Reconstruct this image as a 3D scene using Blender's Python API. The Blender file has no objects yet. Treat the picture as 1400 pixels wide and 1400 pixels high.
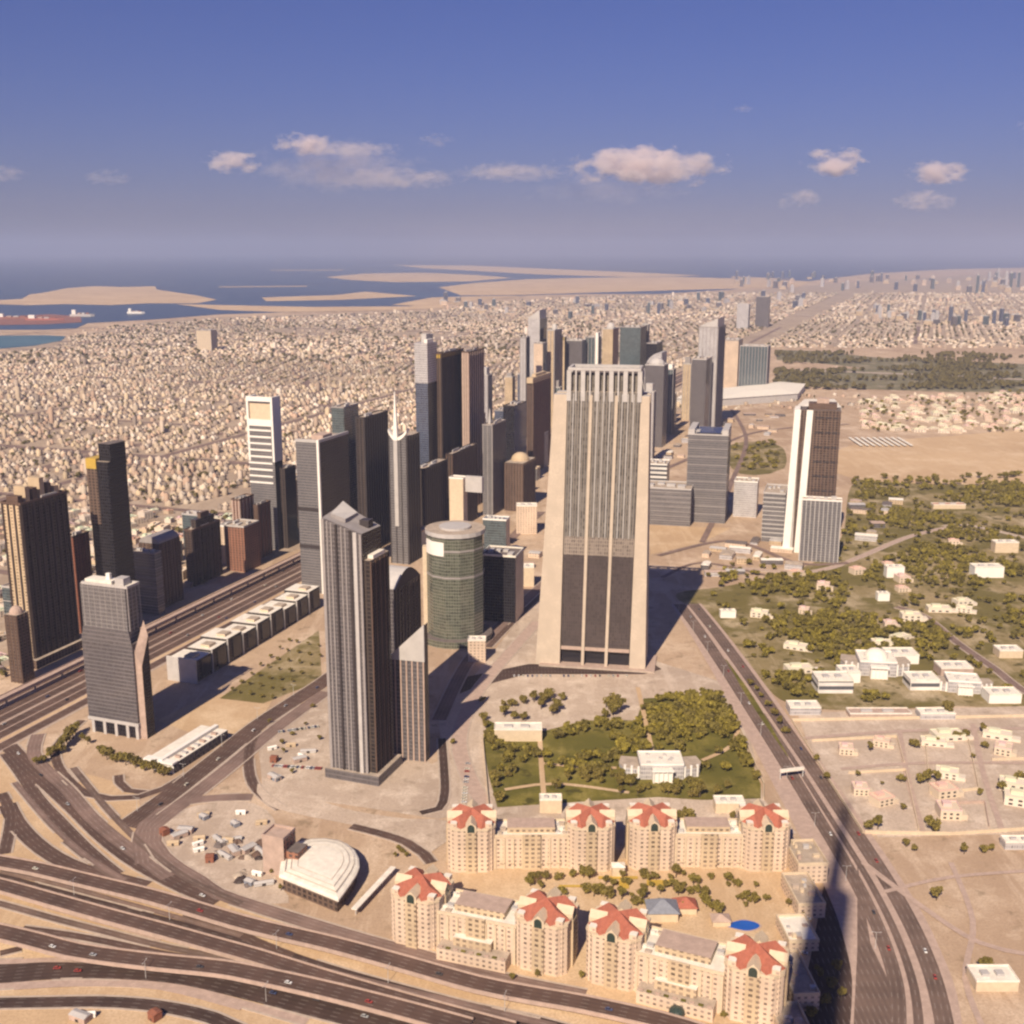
import bpy, math, random
import numpy as np
random.seed(7); rng = np.random.default_rng(7)
SC = bpy.context.scene; COL = SC.collection
R = math.radians
# ------------------------------------------------------------------ layout helpers
# the place is laid out from a 1400 x 1400 plan of the view: eye 450 m up, looking down PITCH
F, H, PITCH = 1550.0, 450.0, math.atan(360/1550)
SP, CP = math.sin(PITCH), math.cos(PITCH)
def Yg(v, z=0.0):
    k = (700-v)/F; return (H-z)*(CP+k*SP)/(SP-k*CP)
def G(u, v, z=0.0):
    y = Yg(v, z); return ((u-700)/F*(y*CP+(H-z)*SP), y)
def ztop(y, v):
    k = (700-v)/F; return H - y*(SP-k*CP)/(CP+k*SP)
def proj(x, y, z=0.0):
    d = y*CP+(H-z)*SP; return (700+F*x/d, 700-F*(y*SP+(z-H)*CP)/d)
def along(x, y, z, dx, dy, u):
    d = y*CP+(H-z)*SP; return ((u-700)*d-F*x)/(F*dx-(u-700)*dy*CP)
def inpoly(x, y, P):
    c = False; j = len(P)-1
    for i in range(len(P)):
        if (P[i][1] > y) != (P[j][1] > y) and x < (P[j][0]-P[i][0])*(y-P[i][1])/(P[j][1]-P[i][1])+P[i][0]: c = not c
        j = i
    return c
def smooth(pts, step=10.0, closed=False):
    out = []; n = len(pts)
    for i in range(n if closed else n-1):
        p0 = pts[(i-1) % n] if closed or i > 0 else pts[0]; p1 = pts[i]; p2 = pts[(i+1) % n]
        p3 = pts[(i+2) % n] if closed or i+2 < n else pts[-1]
        m = max(1, int(math.dist(p1, p2)/step))
        m = min(m, 60)
        for k in range(m):
            t = k/m
            out.append(tuple(.5*(2*p1[a]+(p2[a]-p0[a])*t+(2*p0[a]-5*p1[a]+4*p2[a]-p3[a])*t*t+(3*p1[a]-p0[a]-3*p2[a]+p3[a])*t**3) for a in (0, 1)))
    if not closed: out.append(tuple(pts[-1][:2]))
    return out
ORD = 'first second third fourth fifth sixth seventh eighth ninth tenth eleventh twelfth thirteenth fourteenth fifteenth sixteenth seventeenth eighteenth nineteenth twentieth'.split()
TENS = {2: 'twenty', 3: 'thirty', 4: 'forty', 5: 'fifty', 6: 'sixty', 7: 'seventy'}
def ordw(i):
    if i < 20: return ORD[i]
    t, r = divmod(i+1, 10)
    return TENS[t][:-1]+'ieth' if r == 0 else TENS[t]+'-'+ORD[r-1]
# ------------------------------------------------------------------ materials
def nodes(name):
    m = bpy.data.materials.new(name); m.use_nodes = True
    return m, m.node_tree.nodes, m.node_tree.links, m.node_tree.nodes['Principled BSDF']
def N(nt, kind, **kw):
    n = nt.new(kind)
    for k, v in kw.items(): setattr(n, k, v)
    return n
def mix(nt, ln, fac, a, b, mode='MIX'):
    n = N(nt, 'ShaderNodeMix', data_type='RGBA', blend_type=mode)
    for s, v in ((0, fac), (6, a), (7, b)):
        if hasattr(v, 'is_linked') or hasattr(v, 'links'): ln.new(v, n.inputs[s])
        elif s == 0: n.inputs[0].default_value = v
        else: n.inputs[s].default_value = (*v[:3], 1)
    return n.outputs[2]
def mth(nt, ln, op, a, b=None, c=None):
    n = N(nt, 'ShaderNodeMath', operation=op)
    for s, v in enumerate((a, b, c)):
        if v is None: continue
        if hasattr(v, 'links'): ln.new(v, n.inputs[s])
        else: n.inputs[s].default_value = v
    return n.outputs[0]
def noise(nt, ln, vec, scale, detail=4, rough=.6, lo=.35, hi=.65):
    t = N(nt, 'ShaderNodeTexNoise'); t.inputs['Scale'].default_value = scale; t.inputs['Detail'].default_value = detail; t.inputs['Roughness'].default_value = rough
    ln.new(vec, t.inputs['Vector'])
    r = N(nt, 'ShaderNodeMapRange'); r.inputs[1].default_value = lo; r.inputs[2].default_value = hi
    ln.new(t.outputs[0], r.inputs[0]); return r.outputs[0]
def geo(nt): return N(nt, 'ShaderNodeNewGeometry').outputs['Position']
def plain(name, col, rough=.8, var=.18, scale=.12, spec=.3):
    m, nt, ln, b = nodes(name)
    p = geo(nt); f = noise(nt, ln, p, scale); f2 = noise(nt, ln, p, scale*9, 3)
    c = mix(nt, ln, f, [x*(1-var) for x in col], [min(1, x*(1+var)) for x in col])
    c = mix(nt, ln, f2, c, [x*(1-var*.8) for x in col]) if var > .05 else c
    ln.new(c, b.inputs['Base Color']); b.inputs['Roughness'].default_value = rough; b.inputs['Specular IOR Level'].default_value = spec
    return m
def facade(name, frame, glass, floor=3.8, bay=4.2, pier=.3, band=.34, var=.45, rough=.25, every=0, evcol=None, spec=.35):
    """window grid from the wall's own UV in metres: pier / spandrel in the frame colour, panes of glass between"""
    m, nt, ln, b = nodes(name)
    uv = N(nt, 'ShaderNodeUVMap', uv_map='UVMap').outputs[0]
    s = N(nt, 'ShaderNodeSeparateXYZ'); ln.new(uv, s.inputs[0])
    fu = mth(nt, ln, 'DIVIDE', s.outputs[0], bay); fv = mth(nt, ln, 'DIVIDE', s.outputs[1], floor)
    gu = mth(nt, ln, 'GREATER_THAN', mth(nt, ln, 'FRACT', fu), pier); gv = mth(nt, ln, 'GREATER_THAN', mth(nt, ln, 'FRACT', fv), band)
    g = mth(nt, ln, 'MULTIPLY', gu, gv)
    cmb = N(nt, 'ShaderNodeCombineXYZ'); ln.new(mth(nt, ln, 'FLOOR', fu), cmb.inputs[0]); ln.new(mth(nt, ln, 'FLOOR', fv), cmb.inputs[1])
    w = N(nt, 'ShaderNodeTexWhiteNoise', noise_dimensions='2D'); ln.new(cmb.outputs[0], w.inputs['Vector'])
    gc = mix(nt, ln, w.outputs[0], [x*(1-var) for x in glass], [x*(1+var) for x in glass])
    big = noise(nt, ln, geo(nt), .03, 3)
    fc = mix(nt, ln, big, [x*.85 for x in frame], [min(1, x*1.1) for x in frame])
    c = mix(nt, ln, g, fc, gc)
    if every:
        e = mth(nt, ln, 'LESS_THAN', mth(nt, ln, 'FRACT', mth(nt, ln, 'DIVIDE', s.outputs[1], every)), .12)
        c = mix(nt, ln, e, c, evcol or [x*.4 for x in frame])
    ln.new(c, b.inputs['Base Color'])
    ln.new(mth(nt, ln, 'SUBTRACT', .75, mth(nt, ln, 'MULTIPLY', g, .75-rough)), b.inputs['Roughness'])
    b.inputs['Specular IOR Level'].default_value = spec
    return m
def toned(name, rough=.85, tint=(1, 1, 1)):
    m, nt, ln, b = nodes(name)
    a = N(nt, 'ShaderNodeAttribute', attribute_name='tone')
    c = mix(nt, ln, 1.0, a.outputs['Color'], tint, 'MULTIPLY')
    ln.new(c, b.inputs['Base Color']); b.inputs['Roughness'].default_value = rough; b.inputs['Specular IOR Level'].default_value = .2
    return m
def leafmat(name, a, b_):
    m, nt, ln, b = nodes(name)
    at = N(nt, 'ShaderNodeAttribute', attribute_name='tone')
    oi = N(nt, 'ShaderNodeObjectInfo')
    c = mix(nt, ln, at.outputs['Fac'], a, b_)
    c = mix(nt, ln, mth(nt, ln, 'MULTIPLY', oi.outputs['Random'], .5), c, (.14, .10, .034))
    ln.new(c, b.inputs['Base Color']); b.inputs['Roughness'].default_value = .8; b.inputs['Specular IOR Level'].default_value = .15
    return m
def groundmat(name, base, dark, pale, s=1.0, green=None, gthr=.55, scrub=0):
    m, nt, ln, b = nodes(name)
    p = geo(nt)
    c = mix(nt, ln, noise(nt, ln, p, .0022*s, 6), dark, base)
    c = mix(nt, ln, noise(nt, ln, p, .013*s, 6, .65, .5, .72), c, pale)
    c = mix(nt, ln, mth(nt, ln, 'MULTIPLY', noise(nt, ln, p, .09*s, 4, .6, .45, .75), .55), c, dark)
    # tyre tracks and scraped ground: long thin warped streaks
    mp = N(nt, 'ShaderNodeMapping'); mp.inputs['Rotation'].default_value = (0, 0, .5); mp.inputs['Scale'].default_value = (.05, .006, 1); ln.new(p, mp.inputs[0])
    t = noise(nt, ln, mp.outputs[0], 1.0, 5, .7, .53, .6)
    c = mix(nt, ln, mth(nt, ln, 'MULTIPLY', t, .28), c, pale)
    if green:
        c = mix(nt, ln, noise(nt, ln, p, .012, 6, .65, gthr-.05, gthr+.06), c, green)
        c = mix(nt, ln, noise(nt, ln, p, .05, 5, .65, .56, .64), c, [x*.55 for x in green])
    if scrub:
        c = mix(nt, ln, mth(nt, ln, 'MULTIPLY', noise(nt, ln, p, .05, 5, .7, .58, .66), scrub), c, (.09, .07, .03))
    c = mix(nt, ln, noise(nt, ln, p, .6, 3, .6, .4, .9), c, [x*.82 for x in dark])
    ln.new(c, b.inputs['Base Color']); b.inputs['Roughness'].default_value = .95; b.inputs['Specular IOR Level'].default_value = .1
    return m
def roadmat(name, col, lane=3.6, line=.34):
    m, nt, ln, b = nodes(name)
    uv = N(nt, 'ShaderNodeUVMap', uv_map='UVMap').outputs[0]
    s = N(nt, 'ShaderNodeSeparateXYZ'); ln.new(uv, s.inputs[0])
    p = geo(nt)
    c = mix(nt, ln, noise(nt, ln, p, .03, 5), [x*.75 for x in col], [x*1.3 for x in col])
    # wear: paler between wheel tracks, along the lanes
    wv = mth(nt, ln, 'ABSOLUTE', mth(nt, ln, 'SUBTRACT', mth(nt, ln, 'FRACT', mth(nt, ln, 'DIVIDE', s.outputs[0], lane)), .5))
    c = mix(nt, ln, mth(nt, ln, 'MULTIPLY', wv, .5), c, [x*1.9 for x in col])
    l = mth(nt, ln, 'LESS_THAN', mth(nt, ln, 'FRACT', mth(nt, ln, 'DIVIDE', s.outputs[0], lane)), line/lane)
    d = mth(nt, ln, 'LESS_THAN', mth(nt, ln, 'FRACT', mth(nt, ln, 'DIVIDE', s.outputs[1], 12.0)), .4)
    c = mix(nt, ln, mth(nt, ln, 'MULTIPLY', mth(nt, ln, 'MULTIPLY', l, d), .3), c, (.5, .46, .42))
    ln.new(c, b.inputs['Base Color']); b.inputs['Roughness'].default_value = .85; b.inputs['Specular IOR Level'].default_value = .2
    return m
# ------------------------------------------------------------------ mesh builder
class MB:
    def __init__(s): s.v = []; s.f = []; s.m = []; s.uv = []; s.t = []
    def face(s, idx, m=0, uv=None, tone=None):
        s.f.append(tuple(idx)); s.m.append(m); s.uv.append(uv or [(s.v[i][0], s.v[i][1]) for i in idx]); s.t.append(tone)
    def prism(s, poly, z0, z1, wall=0, roof=1, top=None, zt=None, bottom=False, tone=None, smooth_uv=0.0):
        n = len(poly); b = len(s.v); top = top or poly; zt = zt or [z1]*n
        walls = wall if isinstance(wall, (list, tuple)) else [wall]*n
        s.v += [(x, y, z0) for x, y in poly]+[(top[i][0], top[i][1], zt[i]) for i in range(n)]
        d = smooth_uv
        for i in range(n):
            j = (i+1) % n; e = math.dist(poly[i], poly[j])
            s.face((b+i, b+j, b+n+j, b+n+i), walls[i], [(d, z0), (d+e, z0), (d+e, zt[j]), (d, zt[i])], tone); d += e
        if roof is not None: s.face([b+n+i for i in range(n)], roof, None, tone)
        if bottom: s.face([b+i for i in range(n-1, -1, -1)], roof or 0, None, tone)
        return s
    def box(s, x0, x1, y0, y1, z0, z1, wall=0, roof=1, rot=0, c=(0, 0), **k):
        P = [(x0, y0), (x1, y0), (x1, y1), (x0, y1)]
        if rot: P = [(c[0]+(x-c[0])*math.cos(rot)-(y-c[1])*math.sin(rot), c[1]+(x-c[0])*math.sin(rot)+(y-c[1])*math.cos(rot)) for x, y in P]
        return s.prism(P, z0, z1, wall, roof, **k)
    def cyl(s, x, y, r, z0, z1, n=16, wall=0, roof=1, r2=None, a0=0, **k):
        q = lambda rr: [(x+rr*math.cos(a0+2*math.pi*i/n), y+rr*math.sin(a0+2*math.pi*i/n)) for i in range(n)]
        return s.prism(q(r), z0, z1, wall, roof, top=q(r2 if r2 is not None else r), **k)
    def dome(s, x, y, r, z, h, n=16, m=0, rings=5):
        for k in range(rings):
            a, c = k/rings*math.pi/2, (k+1)/rings*math.pi/2
            s.cyl(x, y, r*math.cos(a), z+h*math.sin(a), z+h*math.sin(c), n, m, m if k == rings-1 else None, r2=max(.02, r*math.cos(c)))
        return s
    def bar(s, p, q, w, m=0):
        p, q = np.array(p, float), np.array(q, float); d = q-p; L = np.linalg.norm(d); d /= L
        a = np.cross(d, (0, 0, 1) if abs(d[2]) < .9 else (1, 0, 0)); a /= np.linalg.norm(a); c = np.cross(d, a)
        b = len(s.v); h = w/2
        for o in (p, q): s.v += [tuple(o+a*i*h+c*j*h) for i, j in ((-1, -1), (1, -1), (1, 1), (-1, 1))]
        for i in range(4): s.face((b+i, b+(i+1) % 4, b+4+(i+1) % 4, b+4+i), m)
        s.face((b+3, b+2, b+1, b), m); s.face((b+4, b+5, b+6, b+7), m)
        return s
    def mesh(s, name, mats, off=(0, 0, 0)):
        me = bpy.data.meshes.new(name)
        me.from_pydata([(x-off[0], y-off[1], z-off[2]) for x, y, z in s.v], [], s.f)
        for m in mats: me.materials.append(m)
        me.polygons.foreach_set('material_index', s.m)
        u = me.uv_layers.new(name='UVMap'); u.data.foreach_set('uv', [c for f in s.uv for p in f for c in p])
        if any(t is not None for t in s.t):
            a = me.attributes.new('tone', 'FLOAT_COLOR', 'FACE')
            a.data.foreach_set('color', [c for t in s.t for c in ((*t, 1) if t else (.5, .5, .5, 1))])
        me.update(); return me
    def build(s, name, mats, parent=None, loc=(0, 0, 0)):
        o = bpy.data.objects.new(name, s.mesh(name, mats if isinstance(mats, (list, tuple)) else [mats])); COL.objects.link(o)
        o.location = loc
        if parent: o.parent = parent
        return o
def tag(o, label=None, cat=None, group=None, kind=None):
    if label and cat and not 4 <= len(label.replace('-', ' ').split()) <= 16: print('LABEL', len(label.split()), label)
    for k, v in (('label', label), ('category', cat), ('group', group), ('kind', kind)):
        if v: o[k] = v
    return o
def root(name, label, cat, x, y, z=0, rot=0, group=None):
    o = bpy.data.objects.new(name, None); COL.objects.link(o); o.location = (x, y, z); o.rotation_euler = (0, 0, rot); o.empty_display_size = 5
    return tag(o, label, cat, group)
def npmesh(name, V, Fq, mats, mi=None, tone=None):
    """fast quad mesh from arrays"""
    me = bpy.data.meshes.new(name); nf = len(Fq); k = Fq.shape[1]
    me.vertices.add(len(V)); me.vertices.foreach_set('co', np.ascontiguousarray(V, np.float32).ravel())
    me.loops.add(nf*k); me.loops.foreach_set('vertex_index', np.ascontiguousarray(Fq, np.int32).ravel())
    me.polygons.add(nf); me.polygons.foreach_set('loop_start', np.arange(0, nf*k, k, dtype=np.int32)); me.polygons.foreach_set('loop_total', np.full(nf, k, np.int32))
    for m in mats: me.materials.append(m)
    if mi is not None: me.polygons.foreach_set('material_index', np.ascontiguousarray(mi, np.int32))
    if tone is not None:
        a = me.attributes.new('tone', 'FLOAT_COLOR', 'FACE'); a.data.foreach_set('color', np.ascontiguousarray(np.c_[tone, np.ones(len(tone))], np.float32).ravel())
    me.update(calc_edges=True); return me
def link(name, me, parent=None):
    o = bpy.data.objects.new(name, me); COL.objects.link(o)
    if parent: o.parent = parent
    return o
# ------------------------------------------------------------------ palette
M = {}
M['sand'] = groundmat('desert_sand', (.55, .405, .28), (.36, .25, .17), (.70, .555, .42), scrub=.45)
M['yellow_sand'] = groundmat('graded_sand', (.61, .44, .275), (.44, .30, .18), (.70, .54, .37))
M['pave'] = groundmat('pale_paving', (.57, .455, .36), (.38, .295, .23), (.70, .585, .48), 3, scrub=.3)
M['citysoil'] = groundmat('city_soil', (.44, .34, .25), (.30, .225, .165), (.56, .45, .35), 2)
M['park'] = groundmat('park_ground', (.36, .27, .15), (.19, .15, .065), (.60, .48, .34), green=(.145, .118, .036), gthr=.49)
M['belt'] = groundmat('scrub_belt', (.30, .25, .165), (.22, .185, .12), (.44, .36, .26), green=(.16, .145, .08), gthr=.45)
M['lawn'] = groundmat('garden_lawn', (.20, .17, .035), (.13, .11, .026), (.34, .27, .09), 4, green=(.11, .10, .022), gthr=.5)
M['asphalt'] = roadmat('asphalt', (.088, .054, .042))
M['asphalt_brown'] = roadmat('brown_asphalt', (.125, .085, .068))
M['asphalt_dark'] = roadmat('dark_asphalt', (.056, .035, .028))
M['asphalt_pale'] = roadmat('worn_asphalt', (.17, .115, .095))
M['concrete'] = plain('concrete', (.46, .37, .30), .85, .2, .2)
M['conc_pink'] = plain('pink_concrete', (.45, .33, .27), .85, .2, .2)
M['white'] = plain('white_paint', (.78, .74, .68), .6, .06)
M['fin_stone'] = plain('fin_stone', (.51, .42, .33), .75, .12, .06)
M['cream'] = plain('cream_stone', (.60, .48, .34), .75, .14, .25)
M['tan'] = plain('tan_stone', (.50, .38, .25), .75, .14, .1)
M['grey'] = plain('grey_panel', (.30, .27, .26), .6, .15)
M['palegrey'] = plain('pale_grey_panel', (.46, .43, .41), .6, .12)
M['darkgrey'] = plain('dark_panel', (.05, .041, .04), .5, .2)
M['brown'] = plain('brown_cladding', (.12, .075, .055), .6, .2)
M['dkbrown'] = plain('dark_brown_cladding', (.05, .034, .03), .6, .2)
M['roof'] = plain('roof_gravel', (.42, .34, .27), .95, .3, .15)
M['roofdark'] = plain('dark_roof', (.16, .13, .12), .95, .3, .15)
M['roofwhite'] = plain('white_roof', (.76, .70, .61), .9, .18, .2)
M['red'] = plain('red_roof_tile', (.38, .125, .08), .8, .22, .5)
M['gold'] = plain('ochre_panel', (.50, .33, .06), .5, .15)
M['rust'] = plain('rust_red_cladding', (.26, .10, .06), .7, .25)
M['bark'] = plain('bark', (.11, .08, .055), .95, .3, 2)
M['blackglass'] = plain('black_glass', (.022, .02, .024), .15, .1, .1, .5)
M['blueglass'] = plain('blue_glass', (.05, .07, .11), .15, .2, .1, .5)
M['greenglass'] = plain('green_glass', (.04, .055, .045), .15, .2, .1, .5)
M['steel'] = plain('galvanised_steel', (.5, .48, .46), .45, .1)
M['blue'] = plain('pool_blue', (.02, .10, .42), .2, .1)
M['slate'] = plain('slate_roof', (.22, .23, .27), .7, .2, .5)
M['leaf'] = leafmat('broad_leaves', (.060, .050, .011), (.26, .205, .048))
M['house'] = toned('house_render'); M['far'] = toned('distant_render')
M['leafmass'] = toned('leaf_mass')
F_ = {}
F_['dkribs'] = facade('dark_bronze_windows', (.062, .045, .037), (.022, .018, .018), 3.6, 5, .35, .3)
F_['brownwin'] = facade('brown_windows', (.13, .085, .062), (.045, .033, .03), 3.6, 5, .4, .35)
F_['rustwin'] = facade('rust_windows', (.26, .12, .075), (.07, .045, .04), 3.6, 5, .45, .4)
F_['tanwin'] = facade('tan_windows', (.50, .38, .25), (.24, .18, .13), 3.6, 4.5, .45, .5)
F_['creamwin'] = facade('cream_windows', (.60, .46, .345), (.25, .19, .155), 3.4, 4.2, .55, .55)
F_['greywin'] = facade('grey_windows', (.165, .15, .148), (.085, .08, .085), 3.8, 1.6, .3, .35, .3, rough=.12, spec=.8)
F_['mauvewin'] = facade('mauve_grey_windows', (.125, .11, .11), (.072, .064, .07), 3.8, 1.6, .3, .3, .3, rough=.12, spec=.8)
F_['palewin'] = facade('pale_grey_windows', (.46, .43, .425), (.27, .255, .265), 3.8, 2, .3, .35, .3, rough=.12, spec=.8)
F_['tealwin'] = facade('teal_glass_wall', (.10, .12, .12), (.045, .065, .075), 3.8, 3, .15, .2, .4, .08, spec=1.0)
F_['bluewin'] = facade('blue_glass_wall', (.11, .12, .16), (.04, .05, .085), 3.8, 3, .15, .2, .4, .08, spec=1.0)
F_['greenwin'] = facade('green_glass_wall', (.15, .15, .11), (.075, .08, .06), 3.8, 3, .15, .22, .35, .08, spec=1.0)
F_['blackwin'] = facade('black_glass_wall', (.022, .019, .022), (.010, .009, .012), 3.8, 3, .2, .2, .4, .25)
F_['whitestripe'] = facade('white_banded_wall', (.66, .62, .58), (.08, .08, .09), 8, 40, .02, .5, .3)
F_['bayglass'] = facade('grey_bay_glass', (.215, .185, .155), (.10, .093, .087), 4.0, 2.7, .42, .05, .5, .2)
F_['lowbay'] = facade('plum_bay_glass', (.088, .066, .06), (.058, .046, .044), 4.0, 2.4, .3, .15, .25, .3)
# ------------------------------------------------------------------ camera, sky, sun, air
cam = bpy.data.cameras.new('camera'); camo = bpy.data.objects.new('camera', cam); COL.objects.link(camo); SC.camera = camo
camo.location = (0, 0, H); camo.rotation_euler = (math.pi/2-PITCH, 0, 0)
cam.sensor_width = 36; cam.lens = 36*F/1400; cam.clip_start = 1; cam.clip_end = 400000
PHI = R(20)
SUN_EL = R(40)
sun = bpy.data.lights.new('sun', 'SUN'); suno = bpy.data.objects.new('sun', sun); COL.objects.link(suno)
sun.energy = 4.9; sun.angle = R(.5); sun.color = (1, .845, .65)
suno.location = (0, 0, 1500)
suno.rotation_euler = (math.pi/2-SUN_EL, 0, -PHI)
W = bpy.data.worlds.new('World'); SC.world = W; W.use_nodes = True
wn, wl = W.node_tree.nodes, W.node_tree.links
sky = wn.new('ShaderNodeTexSky'); sky.sky_type = 'NISHITA'; sky.sun_disc = False; sky.sun_elevation = SUN_EL; sky.sun_rotation = R(200); sky.altitude = 450; sky.air_density = 1.3; sky.dust_density = .6; sky.ozone_density = 3.0
tint = wn.new('ShaderNodeMix'); tint.data_type = 'RGBA'; tint.blend_type = 'MULTIPLY'; tint.inputs[0].default_value = 1
tint.inputs[7].default_value = (.34, .365, .80, 1)
wl.new(sky.outputs[0], tint.inputs[6]); wl.new(tint.outputs[2], wn['Background'].inputs[0]); wn['Background'].inputs[1].default_value = .05
SC.view_settings.view_transform = 'Standard'; SC.view_settings.look = 'None'; SC.view_settings.exposure = .60; SC.view_settings.gamma = 1
SC.render.engine = 'CYCLES'
cy = SC.cycles
cy.use_denoising = True; cy.max_bounces = 5; cy.diffuse_bounces = 2; cy.glossy_bounces = 2; cy.transmission_bounces = 0; cy.transparent_max_bounces = 4; cy.volume_bounces = 8
cy.pixel_filter_type = 'BLACKMAN_HARRIS'; cy.filter_width = 2.4; cy.use_adaptive_sampling = True; cy.adaptive_threshold = .02; cy.caustics_reflective = False; cy.caustics_refractive = False; cy.volume_max_steps = 96
HZ = MB(); HZ.box(-96000, 96000, -2500, 100000, -2, 1000, 0, 0, bottom=True)
haze = HZ.build('haze', []); tag(haze, 'pale violet haze lying over the whole city', kind='stuff')
hm = bpy.data.materials.new('haze_air'); hm.use_nodes = True; hn = hm.node_tree.nodes; hn.remove(hn['Principled BSDF'])
pv = hn.new('ShaderNodeVolumePrincipled'); pv.inputs['Color'].default_value = (.45, .515, .74, 1); pv.inputs['Density'].default_value = 4.0e-5; pv.inputs['Anisotropy'].default_value = 0
hm.node_tree.links.new(pv.outputs[0], hn['Material Output'].inputs['Volume']); haze.data.materials.append(hm)
# ------------------------------------------------------------------ ground, sea, patches of ground
cx = [-94000, -50000, -25000, -12000, -6000, -3000, -1500, -700, 0, 700, 1500, 3000, 6000, 12000, 25000, 50000, 94000]
cyy = [-2300, -1000, 0, 400, 700, 1000, 1400, 1900, 2600, 3600, 5000, 8000, 14000, 25000, 45000, 70000, 98000]
b_ = MB(); nx = len(cx)
b_.v = [(x, y, 0) for y in cyy for x in cx]
for j in range(len(cyy)-1):
    for i in range(nx-1): b_.face((j*nx+i, j*nx+i+1, (j+1)*nx+i+1, (j+1)*nx+i))
tag(b_.build('ground', M['sand']), kind='structure')
PATCH = []
ZC = [0.0]
def patch(name, px, mat, z=.1, step=14, sm=True, kind='structure', raw=False):
    ZC[0] += .005; z = (z if z >= 1 else .05)+ZC[0]
    P = px if raw else [G(u, v) for u, v in px]
    if sm: P = smooth(P, max(step, 1), True)
    a = sum(P[i][0]*P[(i+1) % len(P)][1]-P[(i+1) % len(P)][0]*P[i][1] for i in range(len(P)))
    if a < 0: P = P[::-1]
    m = MB(); m.v = [(x, y, z) for x, y in P]; m.face(range(len(P)))
    return tag(m.build(name, mat), kind=kind)
# the sea
wm, wnt, wln, wb = nodes('sea_water')
wp = geo(wnt); wc = mix(wnt, wln, noise(wnt, wln, wp, .0006, 5), (.010, .034, .075), (.018, .055, .105)); wln.new(wc, wb.inputs['Base Color'])
wb.inputs['Roughness'].default_value = .35; wb.inputs['Specular IOR Level'].default_value = .25
tm, tnt, tln, tb = nodes('lagoon_water'); tp = geo(tnt); tln.new(mix(tnt, tln, noise(tnt, tln, tp, .004), (.03, .10, .12), (.06, .15, .16)), tb.inputs['Base Color']); tb.inputs['Roughness'].default_value = .35
def far(name, px, mat, z): return patch(name, px, mat, z, 1e9, False)
far('sea', [(-420, 346.2), (1900, 346.2), (1900, 362), (1500, 364), (1300, 368), (1190, 374), (1110, 384), (1000, 396), (900, 402), (800, 402), (720, 404), (640, 411), (600, 419), (480, 424), (300, 430), (210, 437), (120, 442), (104, 449), (60, 451), (-420, 452)], wm, 1.0)
far('lagoon_water', [(-420, 459), (0, 459), (62, 458.5), (90, 460), (84, 466), (46, 473), (0, 477), (-420, 481)], tm, 1.0)
for nm, P in (('sand_island', [(-60, 414), (-10, 411), (30, 409), (40, 403), (62, 400), (92, 394), (130, 391.5), (168, 392.5), (212, 391.5), (214, 396), (240, 400), (268, 404), (296, 410), (270, 415), (200, 415), (150, 417.5), (90, 416), (40, 417.5), (-20, 416)]),
              ('sand_spit', [(358, 407), (364, 412), (470, 410), (570, 405), (500, 399), (455, 404), (420, 405)]),
              ('reclaimed_land', [(445, 379), (500, 374), (580, 373), (650, 376), (700, 380), (640, 385), (540, 386), (480, 383)]),
              ('reclaimed_land', [(540, 362.5), (640, 363), (760, 368), (900, 374), (960, 377), (860, 379), (740, 375.5), (640, 370), (580, 367)]),
              ('reclaimed_land', [(600, 393), (650, 387), (720, 382), (800, 380), (920, 378.5), (1040, 382), (1110, 385), (1090, 393), (960, 396), (820, 400), (700, 404), (630, 404)]),
              ('sand_spit', [(536, 417), (590, 407), (660, 405), (720, 405), (640, 412), (600, 420)]),
              ('reclaimed_land', [(1000, 378), (1050, 380), (1090, 382.5), (1040, 382), (1000, 380)]),
              ('sand_spit', [(240, 416), (330, 418), (430, 420), (560, 419), (600, 415), (610, 422), (480, 426), (380, 427), (300, 424)]), ('breakwater', [(370, 369.2), (470, 369), (470, 369.8), (370, 370)]), ('breakwater', [(300, 392), (420, 391), (420, 392), (300, 393)])):
    far(nm, P, M['yellow_sand'], 2.2)
far('port_quay', [(-300, 437), (0, 433), (70, 430), (110, 433), (112, 441), (60, 444), (-300, 449)], M['rust'], 2.2)
far('city_ground', [(-420, 486), (0, 480), (90, 462), (200, 440), (300, 434), (480, 428), (620, 424), (720, 410), (820, 404), (1000, 400), (1180, 384), (1400, 372), (1700, 372), (1700, 480), (1200, 470), (1040, 474), (1000, 540), (900, 570), (740, 620), (600, 690), (430, 742), (200, 832), (0, 915), (-420, 1010)], M['citysoil'], .25)
patch('park_ground', [(925, 812), (1000, 800), (1100, 775), (1150, 735), (1175, 655), (1300, 660), (1480, 655), (1500, 960), (1390, 970), (1300, 965), (1180, 972), (1080, 962), (1040, 930), (990, 872), (955, 838)], M['park'], .12)
patch('scrub_belt', [(1060, 478), (1120, 480), (1190, 488), (1290, 494), (1420, 498), (1420, 536), (1300, 536), (1180, 532), (1100, 528), (1060, 522), (1062, 508), (1180, 503), (1120, 497), (1062, 492)], M['belt'], .4, 1e9, False)
patch('scrub_belt', [(1000, 608), (1040, 604), (1070, 612), (1072, 640), (1030, 650), (1000, 640)], M['park'], .3, 40)
patch('bare_lot', [(1160, 610), (1300, 596), (1420, 592), (1420, 655), (1300, 662), (1180, 656), (1140, 640)], M['yellow_sand'], .3, 40)
patch('bare_lot', [(884, 718), (1000, 722), (960, 742), (890, 758)], M['yellow_sand'], .3, 1, False)
patch('bare_lot', [(215, 985), (290, 948), (372, 958), (345, 1005), (300, 1022), (255, 1000)], M['yellow_sand'], .2, 1, False)
patch('car_park', [(300, 955), (436, 862), (440, 930), (360, 962)], M['park'], .2, 1, False)
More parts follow.
